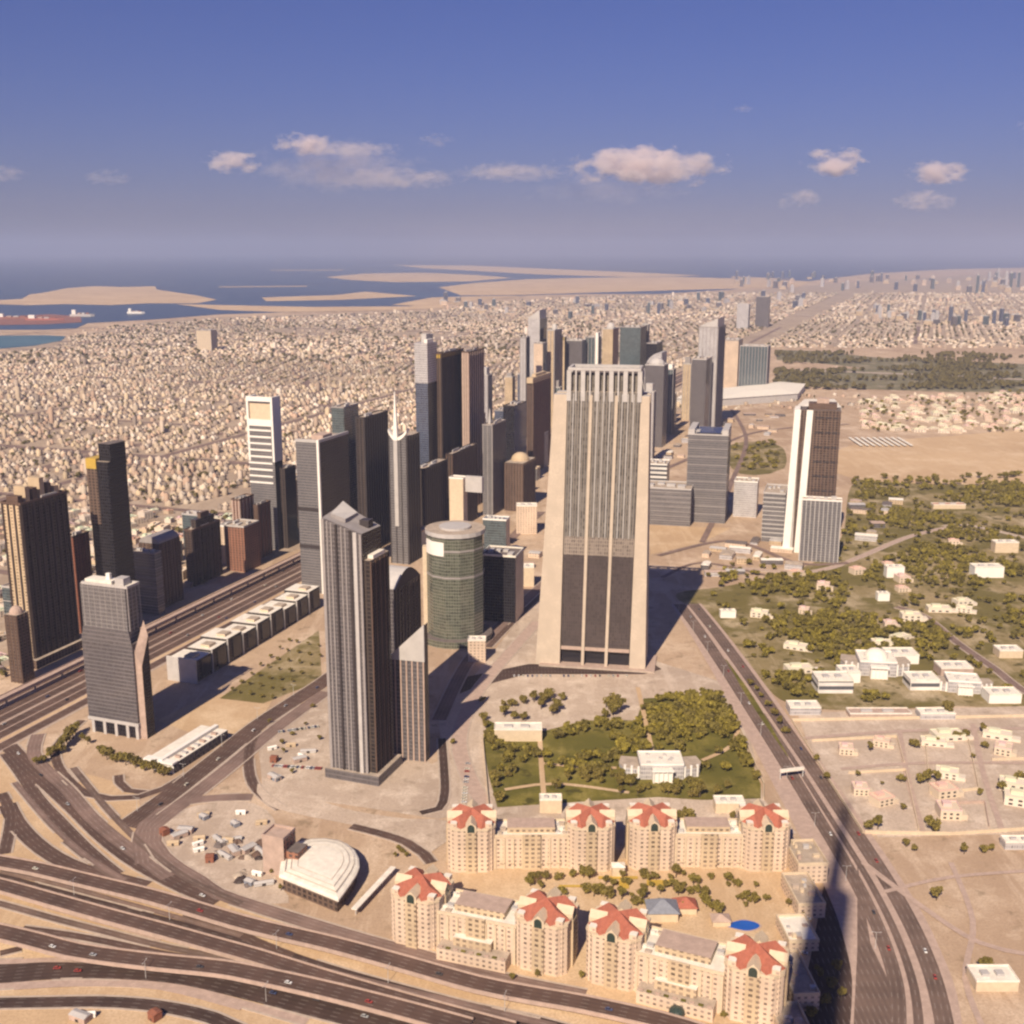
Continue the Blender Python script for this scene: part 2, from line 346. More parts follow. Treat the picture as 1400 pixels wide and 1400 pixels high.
patch('interchange_sand', [(-80, 1050), (40, 1045), (170, 1075), (200, 1130), (230, 1190), (300, 1228), (400, 1262), (560, 1310), (740, 1352), (960, 1402), (960, 1430), (-80, 1430)], M['yellow_sand'], .12)
patch('works_yard', [(215, 1130), (255, 1105), (330, 1095), (375, 1120), (372, 1190), (395, 1235), (310, 1222), (250, 1190), (218, 1160)], M['pave'], .2)
patch('plaza', [(352, 1010), (445, 940), (590, 1045), (660, 1010), (668, 1100), (600, 1120), (470, 1100), (360, 1085)], M['pave'], .18, 1, False)
patch('plaza', [(600, 985), (735, 815), (900, 905), (1010, 940), (1045, 1095), (1090, 1140), (640, 1130), (610, 1100)], M['pave'], .14, 1, False)
patch('forecourt', [(600, 960), (640, 925), (722, 908), (890, 906), (905, 915), (880, 922), (720, 922), (650, 940)], M['asphalt_dark'], .24, 1, False)
patch('garden_lawn', [(668, 985), (700, 1000), (742, 1000), (800, 985), (870, 985), (880, 955), (975, 950), (1005, 985), (1040, 1072), (1040, 1092), (960, 1094), (900, 1090), (800, 1096), (680, 1104), (668, 1060), (660, 1010)], M['lawn'], .24, 1, False)
patch('courtyard_garden', [(720, 1205), (790, 1192), (960, 1196), (1060, 1200), (1060, 1240), (930, 1250), (860, 1235), (800, 1235), (740, 1222)], M['park'], .3, 1, False)
patch('hotel_ground', [(540, 1300), (610, 1195), (1130, 1150), (1105, 1400), (930, 1400)], M['yellow_sand'], .2, 1, False)
patch('shadow_darkened_road', [(1085, 1420), (1110, 1300), (1132, 1180), (1150, 1160), (1175, 1300), (1170, 1420)], M['asphalt_dark'], .2, 1, False)  # dark road, coloured darker still to deepen the supertall tower's cast shadow
patch('villa_lots', [(1090, 975), (1420, 965), (1420, 1140), (1200, 1145), (1120, 1060)], M['pave'], .16, 1, False)
# ------------------------------------------------------------------ roads
ROADS = []
def ribbon(name, px, w, mat, z=.3, lane0=0, raw=False, step=12, cond=True, noex=False):
    ZC[0] += .005; z = (z if z >= 1 else .05)+ZC[0]
    P = smooth(px if raw else [G(u, v) for u, v in px], step)
    m = MB(); L = 0; n = len(P)
    for i, (x, y) in enumerate(P):
        a = P[max(0, i-1)]; c = P[min(n-1, i+1)]
        d = math.hypot(c[0]-a[0], c[1]-a[1]) or 1; tx, ty = (c[0]-a[0])/d, (c[1]-a[1])/d
        ww = w(i/(n-1)) if callable(w) else w
        m.v += [(x-ty*ww/2, y+tx*ww/2, z), (x+ty*ww/2, y-tx*ww/2, z)]
        if i: L0 = L; L += math.dist(P[i], P[i-1]); m.face((2*i-2, 2*i-1, 2*i+1, 2*i), 0, [(ww/2, L0), (-ww/2, L0), (-ww/2, L), (ww/2, L)])
    if not noex: ROADS.append((np.array(P), (w(.5) if callable(w) else w)/2))
    return tag(m.build(name, mat), kind='structure'), P
KQ = []
def kerbs(P, w, mat, h=.15, kw=.6, z=.3): KQ.append((P, w, mat, h, kw, .05+ZC[0]))
def build_kerbs():
    ids = np.concatenate([np.full(len(p), i) for i, (p, w) in enumerate(ROADS)]); X = np.concatenate([p for p, w in ROADS]); Wd = np.concatenate([np.full(len(p), w) for p, w in ROADS])
    for P, w, mat, h, kw, z in KQ:
        P = np.array(P); own = next((i for i, (p, w_) in enumerate(ROADS) if len(p) == len(P) and abs(p-P).max() < 1e-6), -1); n = len(P)
        d = np.gradient(P, axis=0); d /= np.linalg.norm(d, axis=1)[:, None]+1e-9; nr = np.c_[-d[:, 1], d[:, 0]]; near = ids != own; m = MB()
        for sgn in (-1, 1):
            o, q = P+nr*sgn*w/2, P+nr*sgn*(w/2+kw); mid = P+nr*sgn*(w/2+kw*.5)
            free = [bool((np.hypot(X[near, 0]-c[0], X[near, 1]-c[1]) > Wd[near]+.8).all()) for c in mid]; b = len(m.v)
            for i in range(n):
                m.v += [(*o[i], 0), (*o[i], z+h), (*q[i], z+h), (*q[i], 0)]
                if i and free[i] and free[i-1]:
                    for k in range(3):
                        f = (b+4*i-4+k, b+4*i+k, b+4*i+k+1, b+4*i-3+k); m.face(f if sgn > 0 else f[::-1])
        if m.f: tag(m.build('kerb', mat), kind='structure')
def road(name, px, w, mat='asphalt', z=.3, kerb=True, **k):
    o, P = ribbon(name, px, w, M[mat], z, **k)
    if kerb and not callable(w): kerbs(P, w, M['concrete'], z=z, kw=1.5)
    return P
def deck(label, px, w, z0, z1=None, mat='asphalt', wallm='conc_pink', taper=.15, piers=34):
    """a flyover: carriageway, slab with two parapets, and piers down to the ground"""
    Pz = z0
    P = smooth([G(u, v, Pz) for u, v in px], 12); n = len(P); Ls = [0]
    for i in range(1, n): Ls.append(Ls[-1]+math.dist(P[i], P[i-1]))
    x0, y0 = P[n//2]; o = root('flyover', label, 'flyover', x0, y0)
    zz = []
    for i in range(n):
        t = Ls[i]/Ls[-1]; e = taper
        s = 1.0 if not e else min(1, t/e if t < .5 else (1-t)/e)
        zz.append(.8+(Pz-.8)*(s*s*(3-2*s)) if e else Pz)
    top, slab = MB(), MB()
    prof = [(-w/2-.8, -1.6), (-w/2-.8, 1.0), (-w/2, 1.0), (-w/2, -.05), (w/2, -.05), (w/2, 1.0), (w/2+.8, 1.0), (w/2+.8, -1.6)]
    for i, (x, y) in enumerate(P):
        a = P[max(0, i-1)]; c = P[min(n-1, i+1)]; d = math.hypot(c[0]-a[0], c[1]-a[1]) or 1; tx, ty = (c[0]-a[0])/d, (c[1]-a[1])/d
        z = zz[i]; top.v += [(x-ty*w/2, y+tx*w/2, z), (x+ty*w/2, y-tx*w/2, z)]
        slab.v += [(x-ty*q, y+tx*q, z+h) for q, h in prof]
        if i:
            top.face((2*i-2, 2*i-1, 2*i+1, 2*i), 0, [(w/2, Ls[i-1]), (-w/2, Ls[i-1]), (-w/2, Ls[i]), (w/2, Ls[i])])
            for k in range(8):
                j = (k+1) % 8; slab.face((8*i-8+k, 8*i+k, 8*i+j, 8*i-8+j))
    top.build('carriageway', M[mat], o, (-x0, -y0, 0)); slab.build('deck', M[wallm], o, (-x0, -y0, 0))
    last = 0
    for i in range(n):
        if Ls[i]-last > piers and zz[i] > 4:
            last = Ls[i]; MB().cyl(P[i][0], P[i][1], 1.2, 0, zz[i]-1.6, 10, 0, None).build('pier', M['concrete'], o, (-x0, -y0, 0))
    ROADS.append((np.array(P), w/2)); return P, zz
c_, s_ = math.cos(PHI), math.sin(PHI)
SZ0 = G(0, 990)
def sz(t, off): return (SZ0[0]+t*s_+off*c_, SZ0[1]+t*c_-off*s_)
def szroad(name, off, w, mat, z, t0=-420, t1=4200, kerb=True):
    pts = [sz(t, off) for t in range(t0, t1+1, 210)]
    o, P = ribbon(name, pts, w, M[mat], z, raw=True, step=60)
    if kerb: kerbs(P, w, M['conc_pink'], z=z, kw=1.2)
    return P
patch('highway_verge', [sz(t, o) for t, o in ((-420, -52), (4200, -52), (4200, 50), (-420, 50))], M['yellow_sand'], .28, 1, False, raw=True)
RP = {}
szroad('service_road', -41, 11, 'asphalt', .34)
RP['szr_far'] = szroad('highway', -14, 25, 'asphalt', .34)
RP['szr_near'] = szroad('highway', 14, 25, 'asphalt', .34)
szroad('service_road', 40, 12, 'asphalt', .34)
for of, w_, mt in ((-14, 1.6, 'conc_pink'), (0, 4, 'concrete'), (14, 1.6, 'conc_pink'), (29.5, 5, 'yellow_sand'), (-34, 3, 'conc_pink'), (47.5, 4, 'concrete')):
    ribbon('median_strip', [sz(t, of) for t in range(-420, 4200, 210)], w_, M[mt], .5, raw=True, step=60, noex=True)
# roads of the interchange, lower left
RP['blvd'] = road('road', [(172, 1130), (215, 1100), (262, 1064), (305, 1030), (352, 992), (400, 960), (440, 934), (480, 905), (520, 880)], 19.4, 'asphalt', .3)
road('road', [(196, 1140), (240, 1106), (282, 1074), (322, 1042), (365, 1006), (410, 972), (446, 946)], 14.9, 'asphalt_pale', .34)
road('ramp', [(112, 985), (78, 1020), (80, 1048), (100, 1072), (120, 1086), (150, 1092), (190, 1090), (225, 1078), (258, 1058)], 8.3)
road('ramp', [(162, 1060), (163, 1070), (175, 1081), (200, 1084)], 7.5)
road('ramp', [(8, 1030), (28, 1056), (52, 1092), (80, 1122), (112, 1155), (140, 1180), (160, 1196)], 10.5)
RP['c2'] = road('ramp', [(12, 1020), (38, 1048), (70, 1076), (105, 1108), (140, 1142), (178, 1172), (215, 1194), (255, 1214), (300, 1232)], 14.9)
road('ramp', [(52, 1004), (46, 1030), (62, 1052), (92, 1080), (125, 1118), (160, 1148), (190, 1170), (230, 1200)], 12.0, 'asphalt_pale')
road('ramp', [(10, 1100), (22, 1124), (45, 1150), (75, 1172), (110, 1188), (150, 1199), (200, 1212)], 13.5, 'asphalt')
road('ramp', [(2, 1085), (14, 1108), (14, 1130), (6, 1168)], 9.0)
road('ring_road', [(196, 1180), (192, 1150), (200, 1126), (222, 1108), (256, 1096), (300, 1091), (345, 1090)], 12.0, 'asphalt_pale')
road('ring_road', [(212, 1132), (210, 1152), (222, 1170), (245, 1188), (272, 1204), (298, 1222), (350, 1240), (420, 1262), (500, 1286), (580, 1308), (650, 1330), (720, 1346), (800, 1362)], 12.0, 'asphalt_pale', .36)
road('street', [(352, 1000), (342, 1020), (340, 1048), (346, 1072), (362, 1090), (385, 1106)], 9.0, 'asphalt')
road('street', [(604, 1010), (607, 1050), (608, 1085), (600, 1106), (575, 1112)], 7.5, 'asphalt_dark')
road('street', [(668, 1110), (640, 1060), (628, 1010), (650, 950), (690, 900), (735, 850)], 13.5, 'conc_pink', .28)
patch('promenade', [(352, 1072), (410, 1086), (480, 1108), (560, 1120), (610, 1122), (612, 1150), (590, 1165), (550, 1146), (480, 1128), (400, 1112), (362, 1098)], M['pave'], .3)
road('street', [(480, 1130), (520, 1140), (556, 1152), (580, 1168), (590, 1180)], 9.0, 'asphalt', .36)
# avenue between the green glass drum and the tall beige tower
road('avenue', [(600, 985), (640, 905), (690, 850), (735, 806), (790, 760)], 14, 'asphalt_pale', .32)
road('avenue', [(668, 885), (704, 848), (742, 812)], 8, 'asphalt', .36)
# right hand highway
RB = [(938, 826), (965, 862), (1003, 918), (1040, 976), (1078, 1036), (1108, 1085), (1135, 1130), (1165, 1180), (1200, 1245), (1222, 1300), (1236, 1350), (1240, 1420)]
patch_o, P = ribbon('highway_verge', RB, lambda t: 40+24*t, M['conc_pink'], .26)
def offs(P, o):
    out = []
    for i in range(len(P)):
        a = P[max(0, i-1)]; c = P[min(len(P)-1, i+1)]; d = math.hypot(c[0]-a[0], c[1]-a[1]) or 1
        oo = o(i/(len(P)-1)) if callable(o) else o
        out.append((P[i][0]+(c[1]-a[1])/d*oo, P[i][1]-(c[0]-a[0])/d*oo))
    return out
S_ = [P[i] for i in range(0, len(P), 4)]+[P[-1]]
for nm, k0, o, w, mt in (('right_near', 0, lambda t: 9+12*t, lambda t: 15-4*t, 'asphalt_brown'), ('right_mid', 0, lambda t: -9+5*t, lambda t: 15-6*t, 'asphalt_brown'), ('right_far', .42, lambda t: 2+5*t, lambda t: 4+2*t, 'asphalt_brown')):
    RP[nm] = ribbon('highway', offs(S_[int(len(S_)*k0):], (lambda f: lambda t: -f(t))(o)), w, M[mt], .34+.02*(k0 > 0), raw=True)[1]
ribbon('median_strip', offs(S_[len(S_)//4:len(S_)*6//10], 0), lambda t: 6*math.sin(math.pi*min(1, max(.05, t)))+.5, M['lawn'], .42, raw=True, noex=True)
patch('wide_road', [(1172, 1180), (1190, 1290), (1214, 1340), (1222, 1420), (1166, 1420), (1172, 1300)], M['asphalt_brown'], .22, 1, False)
# highways along the lower edge
RP['h1'], z1 = deck('long thin flyover with pale parapets, uppermost of the lower left highways', [(-60, 1168), (0, 1178), (50, 1187), (100, 1199), (150, 1211), (200, 1223), (250, 1237), (300, 1252), (350, 1266), (450, 1289), (550, 1316), (650, 1344), (720, 1358), (800, 1372), (900, 1394), (960, 1412)], 13.5, 6, taper=0)
RP['h2'] = road('highway', [(-60, 1186), (0, 1203), (75, 1224), (150, 1244), (225, 1264), (300, 1284), (350, 1297), (450, 1330), (550, 1358), (650, 1384), (720, 1398), (800, 1420)], 14.4, 'asphalt_dark', .36)
RP['h3'], z3 = deck('flyover of two pale lanes beside the dark middle highway', [(-60, 1196), (0, 1210), (75, 1231), (150, 1252), (225, 1272), (300, 1293), (350, 1307), (450, 1338), (560, 1370), (640, 1392), (700, 1408)], 12.7, 5, taper=0)
road('ramp', [(30, 1270), (90, 1278), (150, 1289), (200, 1300), (250, 1309), (320, 1318)], 6.5)
RP['h4'], z4 = deck('curving flyover with pink parapets above the widest dark road', [(-60, 1262), (0, 1274), (50, 1286), (100, 1299), (160, 1308), (220, 1315), (300, 1323), (350, 1332), (450, 1354), (560, 1382), (640, 1404)], 14.0, 7, taper=0)
RP['h5'] = road('highway', [(-60, 1338), (0, 1331), (50, 1326), (110, 1323), (175, 1324), (240, 1329), (300, 1340), (350, 1352), (430, 1372), (500, 1390), (570, 1410)], 23.4, 'asphalt_dark', .36)
RP['h6'] = road('loop_road', [(-60, 1373), (0, 1372), (60, 1371), (130, 1370), (190, 1373), (240, 1380), (290, 1392), (330, 1410)], 10.1, 'asphalt_dark', .36)
road('ramp', [(0, 1304), (30, 1297)], 6.5)
road('ramp', [(250, 1252), (300, 1264), (350, 1288), (400, 1308)], 7.8)
for P_, w_, mt in (([(-60, 1312), (0, 1316), (60, 1313), (130, 1314), (200, 1318), (280, 1328), (360, 1344)], 5, 'conc_pink'), ([(-60, 1352), (0, 1349), (80, 1344), (170, 1344), (250, 1352), (330, 1372), (420, 1398)], 6, 'conc_pink'), ([(-60, 1222), (0, 1236), (80, 1258), (150, 1276), (230, 1296), (320, 1312)], 6, 'asphalt_brown'), ([(0, 1192), (80, 1210), (160, 1232), (240, 1254), (330, 1280)], 5, 'asphalt_pale'), ([(90, 1150), (150, 1196), (210, 1222), (280, 1240)], 6, 'asphalt_brown'), ([(20, 1070), (70, 1128), (120, 1172), (170, 1204)], 5, 'asphalt_pale'), ([(330, 1256), (420, 1280), (520, 1306), (640, 1338), (760, 1366)], 7, 'asphalt_pale'), ([(400, 1318), (500, 1342), (600, 1366), (700, 1390), (760, 1404)], 6, 'asphalt_pale'), ([(100, 1050), (150, 1110), (200, 1160), (260, 1204), (330, 1236)], 6, 'asphalt_brown')):
    road('slip_road', P_, w_, mt, .3)
for P_ in ([(872, 940), (882, 984), (892, 1030)], [(742, 1044), (800, 1050), (852, 1050)], [(960, 1040), (1000, 1020), (1010, 990)], [(690, 1080), (760, 1072), (860, 1084)], [(738, 1010), (740, 1044), (744, 1096)]):
    road('garden_path', P_, 4.5, 'yellow_sand', .3, False)
# tracks through the park, and city avenues
road('park_road', [(1480, 980), (1400, 945), (1360, 915), (1310, 880), (1262, 842), (1225, 830)], 10, 'asphalt_pale', .3)
road('park_road', [(1300, 720), (1240, 735), (1180, 760), (1130, 778), (1080, 782), (980, 775)], 9, 'conc_pink', .3)
road('park_road', [(1420, 740), (1370, 728), (1320, 718), (1290, 720)], 9, 'concrete', .3)
for P_ in ([(0, 598), (80, 585), (150, 566)], [(-40, 660), (60, 640), (180, 610), (330, 590)], [(200, 560), (330, 520), (450, 500)], [(0, 520), (150, 505), (350, 470)], [(450, 560), (400, 500), (380, 460)], [(620, 520), (520, 470), (480, 440)]):
    ribbon('city_street', [G(u, v) for u, v in P_], 34, M['asphalt_pale'], .5, raw=True, step=80)
for k in range(-22, 23, 2):
    L_ = [sz(t, 380*k) for t in range(-300, 12000, 120)]; L_ = [p for p in L_ if p[1] > 1100 and abs(p[0]) < .55*p[1]+300 and proj(*p)[1] > 446 and (380*k < -80 or proj(*p)[1] < 470)]
    if len(L_) > 4: ribbon('city_street', L_[::4]+[L_[-1]], 20, M['asphalt_pale'], .5, raw=True, step=120)
for k in range(0, 16):
    L_ = [sz(420*k*1.0, n) for n in range(-9000, -70, 60)]; L_ = [p for p in L_ if p[1] > 1100 and abs(p[0]) < .55*p[1]+200 and proj(*p)[1] > 446]
    if len(L_) > 4: ribbon('city_street', L_[::6]+[L_[-1]], 18 if k % 3 else 34, M['asphalt_pale'], .5, raw=True, step=120)
for P_ in ([(1060, 505), (1250, 512), (1420, 520)], [(1060, 452), (1200, 462), (1420, 470)], [(1000, 420), (1200, 440), (1420, 452)]):
    ribbon('city_street', [G(u, v) for u, v in P_], 40, M['concrete'], .6, raw=True, step=120)
for P_, w_ in (([(1180, 1180), (1260, 1240), (1340, 1290), (1430, 1310)], 5), ([(1300, 1180), (1330, 1260), (1320, 1340), (1350, 1420)], 4), ([(1210, 1220), (1300, 1200), (1430, 1190)], 4), ([(1100, 1010), (1240, 1000), (1420, 996)], 6), ([(1150, 1052), (1260, 1044), (1420, 1044)], 5), ([(1230, 1000), (1240, 1060), (1262, 1140)], 5), ([(1330, 990), (1345, 1060), (1370, 1136)], 5), ([(890, 650), (960, 620), (1040, 590), (1160, 580)], 12), ([(1000, 560), (1020, 600), (1000, 660), (960, 742)], 10), ([(900, 760), (1000, 740), (1090, 770), (1160, 770)], 10), ([(905, 790), (960, 770), (1060, 790)], 7), ([(740, 700), (700, 735), (650, 790), (600, 850)], 16), ([(60, 1240), (140, 1262), (220, 1286)], 4), ([(20, 1352), (120, 1347), (220, 1352), (330, 1380)], 4)):
    road('track', [(u, v) for u, v in P_], w_, 'conc_pink' if w_ < 7 else 'asphalt_pale', .26, False)
build_kerbs()
# mounds shading: metro viaduct along the far side of the big highway
MV = [sz(t, -29) for t in range(-420, 3200, 120)]
def metro():
    o = root('metro_viaduct', 'pale elevated railway viaduct running along the wide left highway', 'viaduct', *sz(600, -29))
    x0, y0 = sz(600, -29); d, tr = MB(), MB()
    d.prism([(a-x0, b-y0) for a, b in (sz(-420, -34), sz(-420, -25), sz(3100, -25), sz(3100, -34))][::1], 8, 10, 0, 0, bottom=True)
    d.prism([(a-x0, b-y0) for a, b in (sz(-420, -25.4), sz(-420, -25), sz(3100, -25), sz(3100, -25.4))], 10.002, 11, 0, 0)
    d.prism([(a-x0, b-y0) for a, b in (sz(-420, -34), sz(-420, -33.6), sz(3100, -33.6), sz(3100, -34))], 10.002, 11, 0, 0)
    d.build('deck', M['conc_pink'], o)
    for t in range(-400, 3000, 40):
        x, y = sz(t, -29.5); MB().cyl(x-x0, y-y0, 1.1, 0, 8, 8, 0, None).build('pier', M['concrete'], o)
metro()
# ------------------------------------------------------------------ towers
TW = []          # (u, v base, short description) of every tower, for labels of what stands behind
def spec(uc, vt, uL, uR, vb, phi=20, a=None, b=None):
    """corner nearest the eye: its column uc and roof row vt, outer columns uL uR at the roof, foot row vb"""
    y = Yg(vb); z = ztop(y, vt); d = y*CP+(H-z)*SP; x = (uc-700)/F*d; p = R(phi); c, s = math.cos(p), math.sin(p)
    a = a or along(x, y, z, -c, s, uL); b = b or along(x, y, z, s, c, uR)
    if not 4 < b < 130: b = max(16, min(60, a*.9))
    return dict(x=x-c*a/2+s*b/2, y=y+s*a/2+c*b/2, a=a, b=b, h=z, rot=-p, phi=p)
def rect(a, b): return [(-a/2, -b/2), (a/2, -b/2), (a/2, b/2), (-a/2, b/2)]
def ribs(a, b, z0, z1, sp, w, d, sides=(1, 1)):
    m = MB()
    for ax, (L, O) in enumerate(((a, b), (b, a))):
        if not sides[ax]: continue
        n = max(2, int(round(L/sp)))
        for i in range(n+1):
            q = -L/2+L*i/n; q = min(max(q, -L/2+w/2-.02), L/2-w/2+.02)
            for sg in (-1, 1):
                lo, hi = (O/2-.1, O/2+d) if sg > 0 else (-O/2-d, -O/2+.1)
                if ax == 0: m.box(q-w/2, q+w/2, lo, hi, z0, z1, 0, 0)
                else: m.box(lo, hi, q-w/2, q+w/2, z0, z1, 0, 0)
    return m
def bands(a, b, z0, z1, sp, h, d):
    m = MB(); z = z0
    while z < z1:
        m.box(-a/2-d, a/2+d, -b/2-d, b/2+d, z, z+h, 0, 0, bottom=True); z += sp
    return m
def parapet(a, b, z, h=1.8, w=.8, e=.15):
    m = MB(); A, B = a/2+e, b/2+e
    m.box(-A, A, -B, -B+w, z-.5, z+h, 0, 0); m.box(-A, A, B-w, B, z-.5, z+h, 0, 0)
    m.box(-A, -A+w, -B+w, B-w, z-.5, z+h, 0, 0); m.box(A-w, A, -B+w, B-w, z-.5, z+h, 0, 0)
    return m
def plant(a, b, z, n=5, h=4, seed=0):
    r = random.Random(seed); m = MB()
    for i in range(n):
        x, y = (i+.5)/n*a*.8-a*.4, r.uniform(-.25, .25)*b; w, l = a*.8/n*r.uniform(.4, .8), b*r.uniform(.15, .35)
        m.box(x-w/2, x+w/2, y-l/2, y+l/2, z-.2, z+h*r.uniform(.5, 1.1), 0, 0)
    return m
def tower(label, S, wall, front=None, rib=None, band=None, par='grey', rf='roof', pl='palegrey', name='tower', cat='tower', group=None, podium=None, crown=None, pn=4, foot=None):
    o = root(name, label, cat, S['x'], S['y'], 0, S['rot'], group); a, b, h = S['a'], S['b'], S['h']
    W_ = F_.get(wall) or M[wall]; Fr = (F_.get(front) or M[front]) if front else W_
    MB().prism(rect(a, b), 0, h, [2, 0, 0, 0], 1).build('shaft', [W_, M[rf], Fr], o)
    if rib: sp, w, d, mt = rib[:4]; ribs(a, b, 0, h-.6 if len(rib) < 5 else h+rib[4], sp, w, d).build('facade_ribs', M[mt], o)
    if band: sp, hh, d, mt = band; bands(a, b, sp, h-2, sp, hh, d).build('floor_bands', M[mt], o)
    if par: parapet(a, b, h, e=.25 if not rib else rib[2]+.1).build('parapet', M[par], o)
    if pl: plant(a, b, h, pn, 4 if h > 60 else 2.5, int(S['x'])).build('plant_room', M[pl], o)
    if crown: crown(o, a, b, h)
    if podium: e, ph, mt = podium; MB().box(-a/2-e, a/2+e, -b/2-e, b/2+e, 0, ph, 0, 1).build('podium', [F_.get(mt) or M[mt], M['roof']], o)
    return o
def spire(hh, w, mt, x=0, y=0):
    def f(o, a, b, h): MB().cyl(x*a, y*b, w/2, h-.5, h+hh, 8, 0, 0, r2=w*.12).build('spire', M[mt], o)
    return f
def crownbox(parts):
    def f(o, a, b, h):
        for nm, x0, x1, y0, y1, z0, z1, mt in parts:
            MB().box(x0*a, x1*a, y0*b, y1*b, h+z0, h+z1, 0, 0).build(nm, F_.get(mt) or M[mt], o)
    return f
# --- left group
def c1(o, a, b, h):
    for i, (y, w, z) in enumerate(((-.42, .10, 8), (-.26, .09, 16), (-.10, .10, 13), (.06, .10, 22), (.22, .08, 14), (.38, .09, 9))):
        MB().box(-a*.3, a*.3, (y-w/2)*b, (y+w/2)*b, h-.3, h+z, 0, 0).build('crown_fin', M['tan' if i % 2 else 'brown'], o)
S1 = spec(28, 690, 2, 90, 912)
tower('broad dark bronze tower with pale left side and ragged tan crown, at the left edge', S1, 'dkribs', 'tanwin', (9, 2.2, 1.2, 'dkbrown'), None, 'brown', crown=c1, podium=(6, 10, 'brownwin'))
S1b = spec(22, 842, 6, 38, 935, a=None)
o = tower('small mauve brown domed block in front of the broad dark bronze tower', S1b, 'brownwin', 'brownwin', (5, 1, .6, 'brown'), None, None, pl=None)
MB().dome(0, 0, min(S1b['a'], S1b['b'])*.45, S1b['h'], 8, 14).build('dome', M['conc_pink'], o)
tower('narrow rust red tower between the bronze tower and the black tower', spec(99, 735, 90, 121, 866), 'rustwin', 'rustwin', (5, 1, .6, 'rust'), None, 'brown')
def c2(o, a, b, h):
    MB().box(-a*.02, a*.5+.3, -b*.35, b*.5+.3, h-.2, h+20, 0, 1).build('upper_shaft', [F_['blackwin'], M['roofdark']], o)
    MB().box(-a*.5-.8, -a*.04, -b*.5-.8, b*.3, h-9, h+3, 0, 0).build('ledge', M['gold'], o)
    MB().box(-a*.5-.5, -a*.02, -b*.5-.5, b*.5, h-75, h-9.2, 0, 0).build('upper_cladding', F_['brownwin'], o)
S2 = spec(147, 632, 118, 172, 870)
tower('tall black glass tower with ochre ledge, behind the stepped grey tower', S2, 'blackwin', 'blackwin', None, None, None, pl=None, crown=c2)
tower('plain grey office block in front of the round-topped brown tower', spec(211, 758, 177, 220, 842), 'greywin', 'greywin', None, (12, 1, .3, 'grey'), 'grey')
def c5(o, a, b, h):
    m = MB(); P = []; n = 10
    prof = [(-a/2*math.cos(math.pi*i/n), h+a*.28*math.sin(math.pi*i/n)) for i in range(n+1)]
    for i in range(n):
        k = len(m.v); (x0, z0), (x1, z1) = prof[i], prof[i+1]
        m.v += [(x0, -b/2, z0), (x1, -b/2, z1), (x1, b/2, z1), (x0, b/2, z0), (x0, -b/2, h-.2), (x1, -b/2, h-.2), (x1, b/2, h-.2), (x0, b/2, h-.2)]
        m.face((k, k+1, k+2, k+3)); m.face((k+4, k+5, k+1, k)); m.face((k+3, k+2, k+6, k+7))
    m.build('barrel_roof', M['grey'], o)
tower('brown ribbed tower with rounded roof behind the plain grey block', spec(217, 744, 190, 245, 832), 'brownwin', 'brownwin', (7, 1.5, .9, 'brown'), None, None, pl=None, crown=c5)
tower('squat olive brown tower with setback top, between round-topped and rust towers', spec(262, 726, 252, 300, 802), 'dkribs', 'brownwin', (8, 2, .8, 'dkbrown'), None, 'brown', crown=crownbox([('setback', -.35, .35, -.3, .35, -.2, 12, 'dkribs'), ('roof_cap', -.2, .25, -.1, .2, 11.9, 19, 'brown')]))
tower('rust red slab with pale vertical stripes, left one of the twin rust slabs', spec(327, 684, 317, 346, 769), 'rustwin', 'rustwin', (9, 2.2, .8, 'conc_pink'), None, 'brown')
tower('rust red slab nearest the white-crowned tower, right one of the twin slabs', spec(352, 692, 347, 369, 764), 'rustwin', 'rustwin', (9, 2, .8, 'brown'), None, 'brown')
tower('low white block between the olive tower and the rust slabs', spec(306, 720, 300, 313, 772), 'palewin', 'creamwin', None, None, 'white')
# white crowned tower
def c8(o, a, b, h):
    zt = 38
    MB().box(-a/2-.4, -a/2+3, -b/2-.4, b/2+.4, h-60, h+zt, 0, 0).build('crown_frame', M['white'], o)
    MB().box(a/2-3, a/2+.4, -b/2-.4, b/2+.4, h-60, h+zt, 0, 0).build('crown_frame', M['white'], o)
    MB().box(-a/2+3, a/2-3, -b/2-.4, -b/2+3, h+zt-7, h+zt, 0, 0, bottom=True).build('crown_beam', M['white'], o)
    MB().box(-a/2+3.1, a/2-3.1, -b/2+4, b/2-2, h-.2, h+zt-9, 0, 0).build('crown_panel', M['cream'], o)
    MB().box(-a/2+3, a/2-3, -b/2-.6, -b/2+1, h-6, h+4, 0, 0, bottom=True).build('crown_beam', M['white'], o)
    z = h-14
    m = MB()
    while z > h*.5: m.box(-a/2-.5, a/2-4, -b/2-.6, b/2, z, z+2.7, 0, 0, bottom=True); z -= 10
    m.build('balcony_bands', M['white'], o)
S8 = spec(373, 578, 338, 384, 752)
tower('slim tower with white open crown and white balcony bands, above the rust slabs', S8, 'blackwin', 'greywin', None, None, None, pl=None, crown=c8)
tower('dark green black tower just right of the white-crowned tower', spec(389, 642, 380, 404, 750), 'blackwin', 'dkribs', None, None, 'darkgrey')
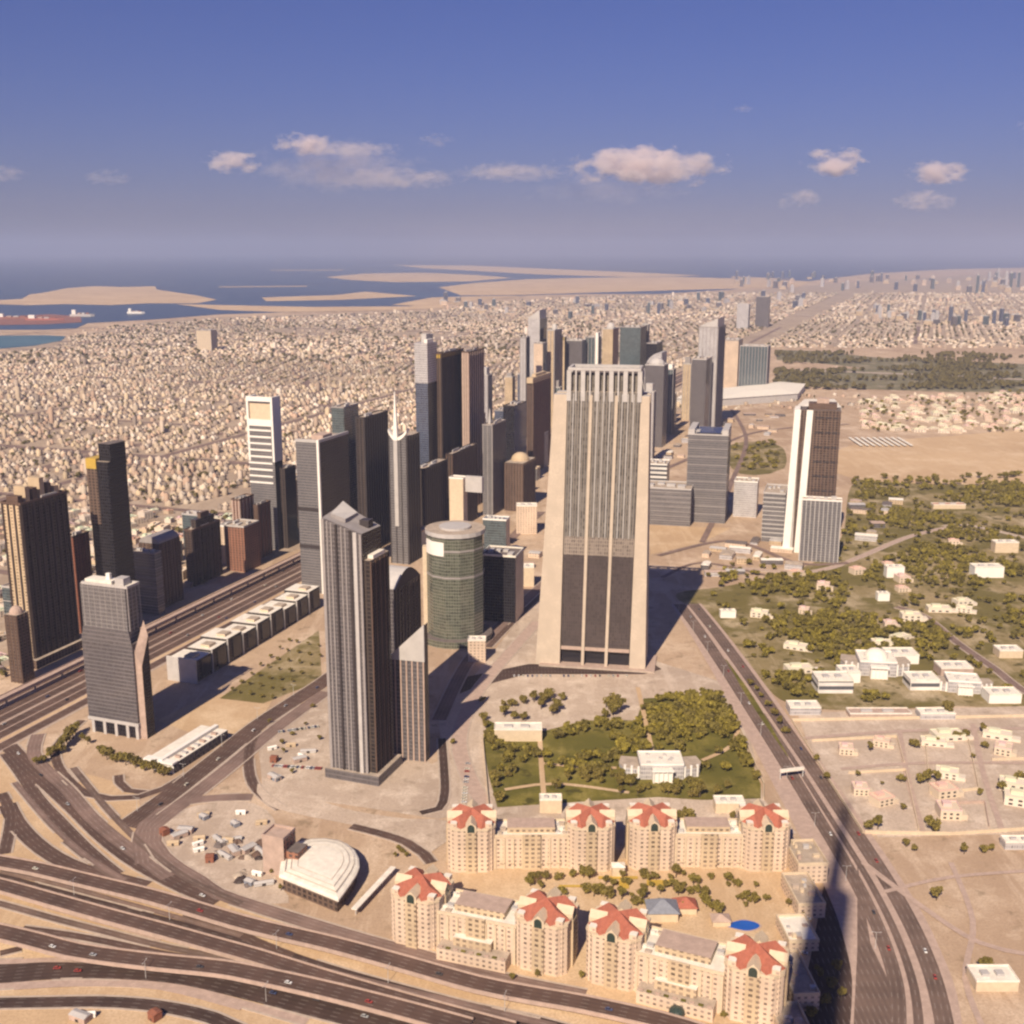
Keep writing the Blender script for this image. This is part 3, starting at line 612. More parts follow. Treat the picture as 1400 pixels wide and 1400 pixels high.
def c9(o, a, b, h):
    MB().box(a/2-2.5, a/2+.6, -b/2-.6, -b/2+2.5, 0, h+4, 0, 0).build('corner_frame', M['white'], o)
    MB().box(-a/2-.5, a/2-2.6, -b/2-.5, -b/2+2, h+.2, h+4, 0, 0, bottom=True).build('roof_frame', M['palegrey'], o)
    MB().box(a/2-2, a/2+.7, -b/2+2.6, b/2, h+.2, h+4, 0, 0, bottom=True).build('roof_frame', M['palegrey'], o)
    for z in (h*.3, h*.55): MB().box(-a/2-.3, a/2-2.6, -b/2-.35, -b/2+1, z, z+5, 0, 0, bottom=True).build('recessed_band', M['darkgrey'], o)
    MB().box(-a*.2, a*.3, -b*.2, b*.1, h-.2, h+6, 0, 0).build('roof_house', M['conc_pink'], o)
S9 = spec(435, 606, 404, 476, 812)
tower('grey panelled tower with white corner frame and dark right side, behind the ribbed tower', S9, 'dkribs', 'greywin', None, None, None, pl=None, crown=c9)
tower('teal glass tower beside the grey panelled tower', spec(470, 558, 453, 490, 748), 'tealwin', 'tealwin', None, None, 'grey')
tower('dark grey slab tower between the teal tower and the needle tower', spec(498, 572, 486, 530, 758), 'blackwin', 'dkribs', (8, 1.5, .6, 'darkgrey'), None, 'darkgrey')
# ribbed tower with carved roof, in front
S10 = spec(503, 726, 441, 535, 1072)
def ribbed():
    S = S10; a, b = S['a'], S['b']; y0 = S['y']-S['b']/2
    o = root('ribbed_tower', 'tallest near tower of dark ribbed stone with a slanting carved roof', 'tower', S['x'], S['y'], 0, S['rot'])
    h = S['h']; P = rect(a, b)
    hl = h+19                   # roof slants down from the left front to the right
    MB().prism([(-a/2, -b/2), (a*.36, -b/2), (a*.36, b*.3), (-a/2, b*.3)], 0, h, [2, 0, 0, 0], 1, zt=[h+8, h-3, h-4, h+12]).build('shaft', [F_['dkribs'], M['grey'], F_['mauvewin']], o)
    MB().box(a*.36, a/2, -b*.5+2.5, b*.36, 0, h-26, 0, 1).build('side_bay', [F_['dkribs'], M['roof']], o)
    MB().box(-a*.42, a*.36, b*.3, b/2, 0, h-32, 0, 1).build('rear_bay', [F_['brownwin'], M['roof']], o)
    for i, (x, w, d, mt) in enumerate(((-.49, 2.6, 1.2, 'grey'), (-.40, 1.0, .7, 'grey'), (-.31, 1.0, .7, 'grey'), (-.20, 1.6, 1.4, 'darkgrey'), (-.09, 1.0, .7, 'grey'), (.0, 1.0, .7, 'grey'), (.11, 2.4, 1.0, 'darkgrey'), (.22, 3.2, 1.6, 'palegrey'), (.33, 2.0, 1.0, 'grey'))):
        zt = h+8-11*(x+.5)/.86-1.0
        MB().box(x*a-w/2, x*a+w/2, -b/2-d, -b/2+.1, 0, zt, 0, 0).build('rib', M[mt], o)
    for i in range(8):
        y = -b*.45+i*b*.095; MB().box(a*.5, a*.5+.9, y, y+1.4, 0, h-27, 0, 0).build('rib', M['dkbrown' if i % 2 else 'brown'], o)
    MB().prism([(-a*.42, -b*.3), (-a*.1, -b*.3), (-a*.1, b*.2), (-a*.42, b*.2)], h+3, h+16, 0, 1, zt=[h+10, h+6, h+7, h+16]).build('roof_crest', [M['grey'], M['palegrey']], o)
    MB().box(a*.1, a*.3, -b*.1, b*.1, h-2, h+4, 0, 0).build('plant_room', M['darkgrey'], o)
    MB().box(a*.37, a*.49, -b*.3, b*.2, h-26.2, h-23, 0, 0).build('plant_room', M['roofwhite'], o)
    MB().box(-a/2-5, a/2+5, -b/2-3.5, b*.5, 0, 9, 0, 1).build('podium', [F_['mauvewin'], M['roof']], o)
ribbed()
# arched block behind, and companion with slanted top
S10b = spec(540, 806, 512, 574, 985)
def arched():
    S = S10b; a, b, h = S['a'], S['b'], S['h']; o = root('arched_block', 'dark brown block with rounded pale shoulder roof, between the ribbed tower and the green drum', 'tower', S['x'], S['y'], 0, S['rot'])
    n = 9; Pz = [h+14*math.sin(math.pi*(i/n)) for i in range(n+1)]
    MB().prism(rect(a, b), 0, h, [2, 0, 0, 0], None).build('shaft', [F_['dkribs'], M['roof'], F_['mauvewin']], o)
    m = MB()
    for i in range(n):
        y0, y1 = -b/2+b*i/n, -b/2+b*(i+1)/n; k = len(m.v)
        m.v += [(-a/2, y0, Pz[i]), (a/2, y0, Pz[i]), (a/2, y1, Pz[i+1]), (-a/2, y1, Pz[i+1]), (a/2, y0, h), (a/2, y1, h), (-a/2, y0, h), (-a/2, y1, h)]
        m.face((k, k+1, k+2, k+3), 0); m.face((k+4, k+5, k+2, k+1), 1); m.face((k+7, k+6, k, k+3), 1)
    m.build('vault_roof', [M['palegrey'], F_['dkribs']], o)
    ribs(a, b, 0, h-.5, 7, 1.2, .6).build('facade_ribs', M['dkbrown'], o)
arched()
S10c = spec(579, 856, 530, 592, 1042, 14, b=11)
def companion():
    S = S10c; a, b, h = S['a'], S['b'], S['h']; dz = ztop(Yg(1042), 905); o = root('slant_topped_block', 'mauve stone block whose top slants up to a point, beside the ribbed tower', 'tower', S['x'], S['y'], 0, S['rot'])
    MB().prism(rect(a, b), 0, h, [2, 0, 0, 0], 1, zt=[dz, h, h, dz]).build('shaft', [F_['dkribs'], M['dkbrown'], F_['mauvewin']], o)
    m = MB(); n = 6
    for i in range(n+1):
        x = -a/2+.7+(a-1.4)*i/n; z = dz+(h-dz)*(x+a/2)/a-1.2
        m.box(x-.6, x+.6, -b/2-.6, -b/2+.1, 0, z, 0, 0)
    m.build('facade_ribs', M['conc_pink'], o)
    MB().prism([(-a/2-.4, -b/2-.7), (a/2+.4, -b/2-.7), (a/2+.4, -b/2+1), (-a/2-.4, -b/2+1)], dz, h, 0, 0, zt=[dz+1.5, h+1.5, h+1.5, dz+1.5]).build('coping', M['palegrey'], o)
companion()
# stepped grey tower, left foreground
def stepped():
    S = spec(178, 806, 105, 197, 1012, 20); a, b, h = S['a'], S['b'], S['h']; zs = ztop(Yg(1012), 882)
    o = root('stepped_tower', 'grey glass tower with stepped shoulders and white rooftop, beside the wide left highway', 'tower', S['x'], S['y'], 0, S['rot'])
    MB().box(-a/2, a/2-3, -b/2, b*.5, 12, zs, 0, 1, bottom=True).build('lower_shaft', [F_['mauvewin'], M['roofdark'], F_['mauvewin']], o)
    MB().box(-a*.46, a*.38, -b*.44, b*.42, zs-.5, h, 0, 1).build('upper_shaft', [F_['greywin'], M['roofwhite']], o)
    MB().prism([(a/2-3, -b*.36), (a/2+3, -b*.3), (a/2+3, b*.3), (a/2-3, b*.44)], 0, zs+22, [1, 0, 0, 0], 1, zt=[zs-8, zs-22, zs+4, zs+18]).build('side_spine', [F_['blackwin'], M['conc_pink']], o)
    MB().prism([(-a*.5-.5, -b/2-.5), (a*.5-2.6, -b/2-.5), (a*.38, -b*.44), (-a*.46, -b*.44)], zs-3, zs+12, 0, 0, top=[(-a*.46-.3, -b*.44-.3), (a*.38+.3, -b*.44-.3), (a*.38, -b*.43), (-a*.46, -b*.43)]).build('shoulder', F_['mauvewin'], o)
    ribs(a*.84, b*.86, zs+12, h-.5, 6, .6, .4).build('facade_ribs', M['grey'], o)
    for x in (-.42, -.2, .02, .24, .42): MB().box(x*a-1.6, x*a+1.6, -b/2-.3, -b/2+4, 0, 13, 0, 0).build('porch_pillar', M['palegrey'], o)
    MB().box(-a/2-.6, a/2-2.4, -b/2-.6, b/2, 12.9, 16, 0, 0, bottom=True).build('porch_beam', M['palegrey'], o)
    MB().box(-a*.44, a*.44, -b*.42, b*.45, 0, 12, 0, 0).build('lobby', F_['blackwin'], o)
    MB().box(-a*.4, a*.1, -b*.3, b*.3, h-.3, h+4, 0, 0).build('plant_room', M['roofwhite'], o)
    MB().box(a*.14, a*.3, -b*.2, b*.3, h-.3, h+7, 0, 0).build('plant_room', M['palegrey'], o)
    parapet(a*.84, b*.86, h, 2, .8, .5).build('parapet', M['palegrey'], o)
    MB().box(-a*.05, a*.02, -b*.1, b*.05, h+4, h+10, 0, 0).build('plant_room', M['white'], o)
stepped()
# needle tower
def c11(o, a, b, h):
    m = MB(); hs = ztop(S11y, 536)-h
    MB().prism([(-a*.1-3.4, -b/2-2.5), (-a*.1+3.4, -b/2-2.5), (-a*.1+3.4, -b/2+3), (-a*.1-3.4, -b/2+3)], h-6, h+hs, 0, 0, top=[(-a*.1-.5, -b/2-1), (-a*.1+.5, -b/2-1), (-a*.1+.5, -b/2+1), (-a*.1-.5, -b/2+1)]).build('needle', M['white'], o)
    MB().box(-a*.1-3, -a*.1+3, -b/2-2.2, -b/2+.5, h*.3, h-6, 0, 0).build('white_spine', M['palegrey'], o)
    n = 8
    for sg, A in ((-1, a*.4), (1, a*.6)):
        m = MB()
        for i in range(n):
            t0, t1 = i/n, (i+1)/n; x0, x1 = -a*.1+sg*A*t0, -a*.1+sg*A*t1; z0, z1 = h-2+12*t0**2, h-2+12*t1**2
            k = len(m.v); m.v += [(x0, -b/2-1, z0-5), (x1, -b/2-1, z1-5), (x1, -b/2-1, z1), (x0, -b/2-1, z0), (x0, -b/2+6, z0-5), (x1, -b/2+6, z1-5), (x1, -b/2+6, z1), (x0, -b/2+6, z0)]
            for f in ((0, 1, 2, 3), (3, 2, 6, 7), (5, 4, 7, 6), (1, 0, 4, 5), (0, 3, 7, 4), (1, 5, 6, 2)): m.face([k+q for q in (f if sg > 0 else f[::-1])])
        m.build('sail_wing', M['white'], o)
S11 = spec(556, 597, 531, 573, 772); S11y = Yg(772)
tower('dark tower with a white needle and upswept white wings on its roof', S11, 'blackwin', 'greywin', (9, 1.4, .7, 'darkgrey'), None, None, pl=None, crown=c11)
# tall trio
tower('blue glass tower with pale upper third, tallest on the left of the trio', spec(584, 476, 567, 597, 712), 'blackwin', 'bluewin', None, None, None, pl=None,
      crown=crownbox([('pale_top', -.52, .52, -.52, .52, -58, 8, 'palewin'), ('mast_house', -.2, .2, -.2, .2, 7.9, 22, 'palegrey'), ('roof_blade', .30, .53, -.53, .1, 7.8, 14, 'white')]))
tower('deep brown tower with ochre roof band, middle of the tall trio', spec(603, 484, 596, 633, 706), 'dkribs', 'brownwin', (6, 1.6, 1.0, 'dkbrown'), None, 'brown', crown=crownbox([('roof_band', -.51, .51, -.51, .51, -7, -1, 'gold')]))
tower('brown tower with white vertical strips, right one of the tall trio', spec(640, 482, 632, 661, 697), 'dkribs', 'brownwin', (11, 3, 1.2, 'conc_pink'), None, 'brown', crown=spire(22, 3, 'dkbrown', .3, .2))
tower('dark slab with flat roof at the foot of the blue glass tower', spec(580, 642, 566, 612, 745), 'blackwin', 'dkribs', (8, 2, .8, 'dkbrown'), None, 'darkgrey')
tower('lower brown block in front of the brown middle tower of the trio', spec(618, 622, 610, 652, 728), 'dkribs', 'dkribs', (7, 1.5, .8, 'brown'), None, 'dkbrown')
tower('slender dark tower with pale spire right of the trio', spec(673, 582, 660, 691, 705), 'blackwin', 'greywin', (7, 1.2, .6, 'grey'), None, 'grey', crown=spire(26, 6, 'palegrey', -.2, -.2))
tower('small blue black tower between the pale spire and the red brown tower', spec(703, 556, 688, 720, 672), 'bluewin', 'blackwin', None, None, 'darkgrey')
tower('low dark blue block behind the spire tower', spec(690, 562, 676, 700, 660), 'bluewin', 'bluewin', None, None, 'grey')
tower('red brown tower with tan cap, left of the tall beige tower', spec(729, 520, 721, 753, 648), 'rustwin', 'brownwin', (8, 1.8, .9, 'brown'), None, None, pl=None, crown=crownbox([('roof_cap', -.53, .53, -.53, .53, -6, 5, 'tan'), ('roof_house', -.3, .3, -.3, .3, 4.9, 10, 'tan')]))
So = spec(715, 634, 690, 732, 700)
o = tower('mauve brown block with a tan dome, below the red brown tower', So, 'brownwin', 'brownwin', (6, 1.2, .6, 'brown'), None, None, pl=None)
MB().dome(0, 0, min(So['a'], So['b'])*.48, So['h'], 14, 16).build('dome', M['tan'], o)
# green glass drum
def drum():
    y = Yg(884); z = ztop(y, 735); x, _ = G(622, 884); r = 41.5/F*(y*CP+(H-z)*SP)*.985; y += r
    o = root('drum_tower', 'octagonal green glass drum with a wide grey roof disc, left of the tall beige tower', 'tower', x, y)
    MB().cyl(0, 0, r, 0, z, 12, 0, 1, a0=.2).build('shaft', [F_['greenwin'], M['roof']], o)
    MB().cyl(0, 0, r+1.2, z-1.5, z+3.5, 24, 0, 1, bottom=True).build('roof_disc', [M['palegrey'], M['roof']], o)
    MB().cyl(0, 0, r*.55, z+3.4, z+6, 20, 0, 0).build('plant_room', M['palegrey'], o)
    for t in (z*.62, z*.86): MB().cyl(0, 0, r+.3, t, t+2, 12, 0, 0, a0=.2).build('floor_band', M['grey'], o)
    A_ = [R(t) for t in range(196, 254, 6)]
    MB().prism([((r+.5)*math.cos(t), (r+.5)*math.sin(t)) for t in A_]+[((r-3)*math.cos(t), (r-3)*math.sin(t)) for t in A_[::-1]], z-23, z-7, 0, 0, bottom=True).build('white_bay', M['white'], o)
    MB().box(-r-4, -r+.8, -r*.2, r*.1, 8, z-18, 0, 0).build('white_fin', M['cream'], o)
    MB().cyl(0, 0, r+9, 0, 8, 24, 0, 1).build('podium', [F_['greenwin'], M['roofdark']], o)
drum()
def whiteslab():
    S = spec(633, 655, 614, 657, 772, 20, b=16); o = tower('thin cream lift tower slab standing behind the green drum', S, 'creamwin', 'cream', None, None, 'white', pl=None)
    MB().box(S['a']*.5+.2, S['a']*.5+26, 0, S['b']*.4, S['h']-20, S['h']+3, 0, 0, bottom=True).build('sky_bridge', M['palegrey'], o)
whiteslab()
tower('black glass block with white roof edge, right of the green drum', spec(705, 762, 657, 716, 852, 14), 'creamwin', 'blackwin', None, None, 'roofwhite', rf='roofdark', crown=crownbox([('corner_frame', .47, .52, -.53, -.45, -300, 1, 'white')]) if 0 else None)
tower('small teal roofed block behind the black glass block', spec(692, 712, 660, 697, 770, 14), 'creamwin', 'tealwin', None, None, 'white', rf='slate')
# --- the tall beige tower
M['conc_grey'] = facade('sky_lobby_screen', (.27, .22, .18), (.17, .14, .12), 4, 2.4, .4, .3)
IX = {}
def index():
    phi = R(10); c, s = math.cos(phi), math.sin(phi); yb = Yg(908); x0, y0 = G(732, 908)
    zt, zf = ztop(yb+20, 503), ztop(yb+12, 537)
    L = lambda u, z: along(x0, y0, z, c, -s, u)     # distance along the front from the left foot, at height z
    w = L(882, 0); b = 42
    o = root('beige_tower', 'tall beige tower with flared stone fins and three dark glass bays, centre of the view', 'tower', x0, y0, 0, -phi)
    e = lambda ub, ut: (L(ub, 0), L(ut, zf))
    # four flared stone fins (two at each end, one behind the other)
    for (b0, t0, b1, t1) in ((732, 757, 765, 775), (860, 876, 882, 888)):
        B0, T0 = e(b0, t0); B1, T1 = e(b1, t1)
        for q0, q1 in ((0, 15), (26, 42)):
            f = 3 if q0 == 0 else 0; g = 3 if q1 > 40 else 0
            MB().prism([(B0, q0), (B1, q0), (B1, q1), (B0, q1)], 0, zf, 0, 1, top=[(T0, q0+f), (T1, q0+f), (T1, q1-g), (T0, q1-g)]).build('stone_fin', [M['fin_stone'], M['palegrey']], o)
    B0, T0 = e(766, 776); B1, T1 = e(859, 875.5)
    zm0, zm1 = ztop(yb, 757), ztop(yb, 732); zl = ztop(yb, 886)
    lerp = lambda A, B_, z: A+(B_-A)*z/zf
    def slab(za, zb, y0_, y1_, mats, nm, ex=0):
        l0, l1, r0, r1 = lerp(B0, T0, za)-ex, lerp(B0, T0, zb)-ex, lerp(B1, T1, za)+ex, lerp(B1, T1, zb)+ex
        MB().prism([(l0, y0_), (r0, y0_), (r0, y1_), (l0, y1_)], za, zb, 0, 1, top=[(l1, y0_), (r1, y0_), (r1, y1_), (l1, y1_)], bottom=True).build(nm, mats, o)
    slab(zl+4, zm0, 2.5, 39, [F_['lowbay'], M['roof']], 'lower_glass')
    slab(zm0+.1, zm1, 2.5, 39, [M['conc_grey'], M['roof']], 'sky_lobby')
    slab(zm1+.1, zt-22, 2.5, 39, [F_['bayglass'], M['roof']], 'upper_glass')
    slab(zl, zl+3.9, 1.6, 40, [M['conc_pink'], M['roof']], 'base_band')
    slab(0, zl-.1, 8, 36, [M['blackglass'], M['roof']], 'lobby')
    for uu_b, uu_t in ((796, 808), (828, 843)):
        l0, l1 = e(uu_b, uu_t)
        MB().prism([(l0-1.6, -.2), (l0+1.6, -.2), (l0+1.6, 4), (l0-1.6, 4)], 0, zf, 0, 0, top=[(l1-1.5, 1.5), (l1+1.5, 1.5), (l1+1.5, 4), (l1-1.5, 4)]).build('mullion_fin', M['fin_stone'], o)
    for uu_b, uu_t in ((774, 784), (785, 795), (804, 817), (812, 825), (820, 834), (836, 851), (844, 859), (852, 867)):
        l0, l1 = e(uu_b, uu_t); zz0, zz1 = zm1, zt-24; q0, q1 = l0+(l1-l0)*zz0/zf, l0+(l1-l0)*min(1, zz1/zf)
        MB().prism([(q0-.45, 1.4), (q0+.45, 1.4), (q0+.45, 2.7), (q0-.45, 2.7)], zz0, zz1, 0, 0, top=[(q1-.45, 1.4), (q1+.45, 1.4), (q1+.45, 2.7), (q1-.45, 2.7)]).build('thin_mullion', M['palegrey'], o)
    # crown of open frames
    n = 11
    for i in range(n):
        x = T0+1+(T1-T0-2)*i/(n-1); ww = 4.6 if i % 2 == 0 else 1.6
        MB().box(x-ww/2, x+ww/2, 1.8, 5, zt-32, zt, 0, 0).build('crown_post', M['palegrey'], o)
        MB().box(x-ww/2, x+ww/2, 36, 40, zt-32, zt, 0, 0).build('crown_post', M['palegrey'], o)
    MB().box(T0, T1, 1.5, 5.2, zt+.1, zt+3, 0, 0, bottom=True).build('crown_beam', M['palegrey'], o)
    MB().box(T0, T1, 36, 40.2, zt+.1, zt+3, 0, 0, bottom=True).build('crown_beam', M['palegrey'], o)
    for x in (T0, T1-3): MB().box(x, x+3, 5.3, 35.9, zt+.1, zt+3, 0, 0, bottom=True).build('crown_beam', M['palegrey'], o)
    MB().box(T0+3, T1-3, 8, 34, zt-22.2, zt-3, 0, 1).build('crown_core', [F_['bayglass'], M['roofdark']], o)
    MB().box(L(738, 0), L(895, 0), -6, 46, .1, 2.2, 0, 1).build('plinth', [M['concrete'], M['conc_pink']], o)
    IX.update(x=x0, y=y0, w=w)
index()
# --- centre gate block and neighbours, right of the beige tower
tower('grey blue gate shaped tower, right of the beige tower', spec(996, 596, 941, 1000, 716, 14), 'mauvewin', 'greywin', None, (14, 1.2, .4, 'grey'), 'palegrey', rf='roofdark', crown=crownbox([('roof_frame', -.5, -.34, -.5, .5, -.1, 9, 'palegrey'), ('roof_frame', .34, .5, -.5, .5, -.1, 9, 'palegrey'), ('roof_void', -.3, .3, -.45, .4, -.1, 3, 'blackglass')]))
tower('long low grey slab joined to the foot of the gate tower', spec(945, 670, 872, 956, 720, 14), 'mauvewin', 'greywin', None, (8, 1, .4, 'grey'), 'palegrey')
tower('grey slab beside the gate tower, under the violet twin tower', spec(968, 668, 946, 972, 712, 14), 'mauvewin', 'greywin', None, None, 'palegrey')
tower('small white banded block close to the right edge of the beige tower', spec(912, 636, 884, 916, 690, 14), 'mauvewin', 'whitestripe', None, None, 'white')
tower('low cream block between the gate tower and the white-finned tower', spec(1036, 660, 1004, 1044, 708, 16), 'tanwin', 'palewin', None, None, 'white')
tower('low grey car park slab left of the white-finned tower', spec(1074, 676, 1044, 1078, 742, 17), 'mauvewin', 'greywin', None, (7, 1.5, .5, 'palegrey'), 'palegrey')
def finned():
    phi = 15; yb = Yg(764); zt = ztop(yb, 566); S = spec(1150, 562, 1094, 1167, 758, phi, b=40); o = root('white_finned_tower', 'dark plum tower with two tall white fins on its left side, above the trees', 'tower', S['x'], S['y'], 0, S['rot'])
    a, b, h = S['a'], S['b'], S['h']
    b = min(b, 46)
    MB().prism(rect(a, b), 0, h, [2, 0, 0, 0], 1).build('shaft', [F_['dkribs'], M['roofdark'], F_['brownwin']], o)
    for x in (-.46, -.16): MB().prism([(x*a-17, -b/2-3), (x*a-6, -b/2-3), (x*a-6, b/2), (x*a-17, b/2)], 0, h, 0, 0, top=[(x*a-10, -b/2-2), (x*a-1, -b/2-2), (x*a-1, b/2), (x*a-10, b/2)]).build('white_fin', M['white'], o)
    MB().box(-a*.5-8, -a*.14-8, -b/2+.5, b/2-1, 0, h-4, 0, 0).build('recess', M['palegrey'], o)
    for x in (.12, .3, .46): MB().box(x*a-.9, x*a+.9, -b/2-.7, -b/2+.1, 0, h-2, 0, 0).build('rib', M['brown'], o)
    MB().box(-a*.3, a*.4, -b*.3, b*.3, h-.3, h+9, 0, 0).build('plant_room', M['brown'], o)
    MB().box(-a*.1, a*.2, -b*.2, b*.2, h+8.9, h+16, 0, 0).build('plant_room', M['conc_pink'], o)
    for z in np.arange(30, h-10, 22): MB().box(-a*.1, a*.5+.4, -b/2-.5, -b/2+.1, float(z), float(z)+2, 0, 0, bottom=True).build('floor_band', M['darkgrey'], o)
finned()
tower('low grey slab block right of the white-finned tower', spec(1151, 686, 1097, 1162, 770, 15, b=20), 'palegrey', 'greywin', (6, 1, .5, 'palegrey'), None, 'white', crown=crownbox([('end_wall', .47, .53, -.55, .5, -200, 7, 'white')]) if 0 else None)
# --- distant cluster
FARC = [
 ('thin black slab with a pale left edge, first of the distant cluster', 719, 462, 711, 724, 600, 'blackwin', 'palewin'),
 ('pale grey tower with a dark side, left of the distant cluster', 738, 436, 722, 748, 585, 'tealwin', 'palewin'),
 ('white tower low in the distant cluster behind the red brown tower', 742, 470, 730, 748, 590, 'greywin', 'creamwin'),
 ('tan tower in the distant cluster, left of the olive roofed one', 758, 452, 748, 768, 585, 'tanwin', 'tanwin'),
 ('olive roofed tan tower in the distant cluster', 772, 462, 766, 792, 580, 'dkribs', 'tanwin'),
 ('mauve tower rising behind the crown of the beige tower', 796, 466, 774, 802, 578, 'greywin', 'mauvewin'),
 ('dark teal tower with a white fin, above the crown of the beige tower', 818, 462, 800, 822, 575, 'tealwin', 'tealwin'),
 ('rosy tower between the two teal towers of the distant cluster', 838, 450, 824, 846, 565, 'rustwin', 'tanwin'),
 ('broad teal glass tower, darkest of the distant cluster', 876, 448, 848, 884, 578, 'blackwin', 'tealwin'),
 ('plum tower joined to the right of the broad teal tower', 886, 444, 878, 902, 572, 'dkribs', 'brownwin'),
 ('dark tower in front of the broad teal tower', 898, 470, 884, 906, 590, 'blackwin', 'blackwin'),
 ('grey tower right of the distant cluster, half hidden by the beige tower', 908, 500, 882, 914, 612, 'mauvewin', 'mauvewin'),
 ('violet grey tower, taller half of the distant twin tower', 982, 448, 956, 992, 592, 'tealwin', 'palewin'),
 ('violet dark tower, shorter half of the distant twin tower', 966, 492, 946, 974, 600, 'mauvewin', 'mauvewin'),
 ('cream tower block beside the wide teal hotel', 1010, 466, 986, 1016, 532, 'tanwin', 'creamwin'),
 ('wide teal glass hotel behind the white roofed halls', 1050, 474, 1012, 1066, 538, 'bluewin', 'tealwin'),
 ('mauve tower on the skyline above the wide teal hotel', 1052, 406, 1034, 1060, 448, 'mauvewin', 'mauvewin'),
 ('pale tower on the skyline left of the mauve skyline tower', 1024, 416, 1008, 1030, 450, 'greywin', 'palewin'),
 ('cream slab tower standing alone in the sprawl on the left', 288, 452, 268, 296, 480, 'tanwin', 'cream'),
 ('white tower with a blue side, above the trio in the sprawl', 584, 458, 576, 592, 476, 'bluewin', 'palewin')]
r9 = random.Random(5); T9 = []
while len(T9) < 20:
    u, v = r9.uniform(655, 945), r9.uniform(572, 640)
    x, y = G(u, v); n_ = (x-SZ0[0])*c_-(y-SZ0[1])*s_
    if 62 < abs(n_) < 300 and all(math.dist((x, y), q[:2]) > 48 for q in T9): T9.append((x, y, u))
T9.sort(key=lambda q: q[2])
for i, (x, y, u) in enumerate(T9):
    wl_, cn = (('bluewin', 'blue grey'), ('palewin', 'pale grey'), ('tealwin', 'teal'), ('greywin', 'grey'), ('tanwin', 'tan'))[i % 5]
    tower(f'slim {cn} tower in the dense cluster along the far highway, {ordw(i)} from the left', dict(x=x, y=y, a=r9.uniform(18, 28), b=r9.uniform(18, 30), h=r9.uniform(70, 165), rot=-PHI, phi=PHI), wl_, ('palewin' if i % 3 == 0 else None), (7, 1.2, .6, 'grey') if i % 2 else None, None, 'palegrey', group='slim towers of the far cluster', pn=3,
          crown=crownbox([('crown_block', -.32, .32, -.32, .32, -.2, 9+i % 4*3, ('palegrey', 'grey', 'white')[i % 3])]))
def cc(i):
    def f(o, a, b, h):
        if i in (3, 7, 11): MB().dome(0, 0, min(a, b)*.42, h, 16, 12).build('dome', M['palegrey'], o)
        elif i in (1, 12): MB().prism(rect(a*.9, b*.9), h-.2, h+24, 0, 0, zt=[h+4, h+22, h+22, h+4]).build('slant_crown', M['palegrey'], o)
        elif i in (4,): MB().box(-a*.52, a*.52, -b*.52, b*.52, h-6, h+2, 0, 0).build('roof_band', M['park'], o)
        elif i in (6,): MB().box(a*.3, a*.5, -b*.55, 0, h-70, h+14, 0, 0).build('white_fin', M['white'], o)
        elif i in (9, 13): MB().cyl(0, 0, 2.5, h, h+26, 6, 0, 0, r2=.4).build('spire', M['grey'], o)
    return f
for i, (lb, uc, vt, uL, uR, vb, wl_, fr) in enumerate(FARC):
    tower(lb, spec(uc, vt, uL, uR, vb), wl_, fr, (10, 1.6, .8, 'grey') if i % 3 == 0 else None, None, 'palegrey' if i % 2 else 'grey', crown=cc(i), pn=3)
def ringtop():
    S = spec(905, 482, 882, 912, 605); o = root('curved_tower', 'pale grey tower with curved shoulder top, right above the beige tower', 'tower', S['x'], S['y'], 0, S['rot']); a, b, h = S['a'], S['b'], S['h']
    n = 8; pts = [(-a/2, 0)]+[(a/2, 0)]+[(a/2-a*i/n, h*(.80+.20*math.sqrt(max(0, 1-(i/n)**2)))) for i in range(n+1)]
    m = MB(); k = len(pts); m.v = [(x, -b/2, z) for x, z in pts]+[(x, b/2, z) for x, z in pts]
    m.face(range(k), 0, [(x, z) for x, z in pts]); m.face(range(2*k-1, k-1, -1), 0, [(x, z) for x, z in pts][::-1])
    for i in range(k): j = (i+1) % k; m.face((j, i, k+i, k+j), 1)
    m.build('shaft', [F_['palewin'], M['palegrey']], o)
    MB().box(-a/2-.5, a/2+.5, -b/2-.5, -b/2+1, h*.7, h*.7+4, 0, 0, bottom=True).build('floor_band', M['white'], o)
ringtop()
def halls():
    for i, (lb, P, h) in enumerate((('long white exhibition hall roof in front of the teal hotel', [(980, 556), (1090, 548), (1100, 534), (1066, 531), (990, 540)], 22), ('lower white hall roof left of the exhibition hall', [(925, 552), (985, 556), (975, 540), (948, 536)], 16), ('pale pink hall roof right of the exhibition hall', [(1085, 566), (1150, 564), (1140, 552), (1100, 552)], 14))):
        Q = [G(u, v) for u, v in P]; cx_, cy_ = np.mean(Q, axis=0); o = root('exhibition_hall', lb, 'hall', cx_, cy_)
        q = [(x-cx_, y-cy_) for x, y in Q]
        MB().prism(q, 0, h, 0, None).build('wall', M['palegrey'], o)
        MB().prism([(x*1.02, y*1.02) for x, y in q], h, h+7, 0, 0, top=[(x*.45, y*.45) for x, y in q]).build('roof', M['roofwhite'], o)
halls()
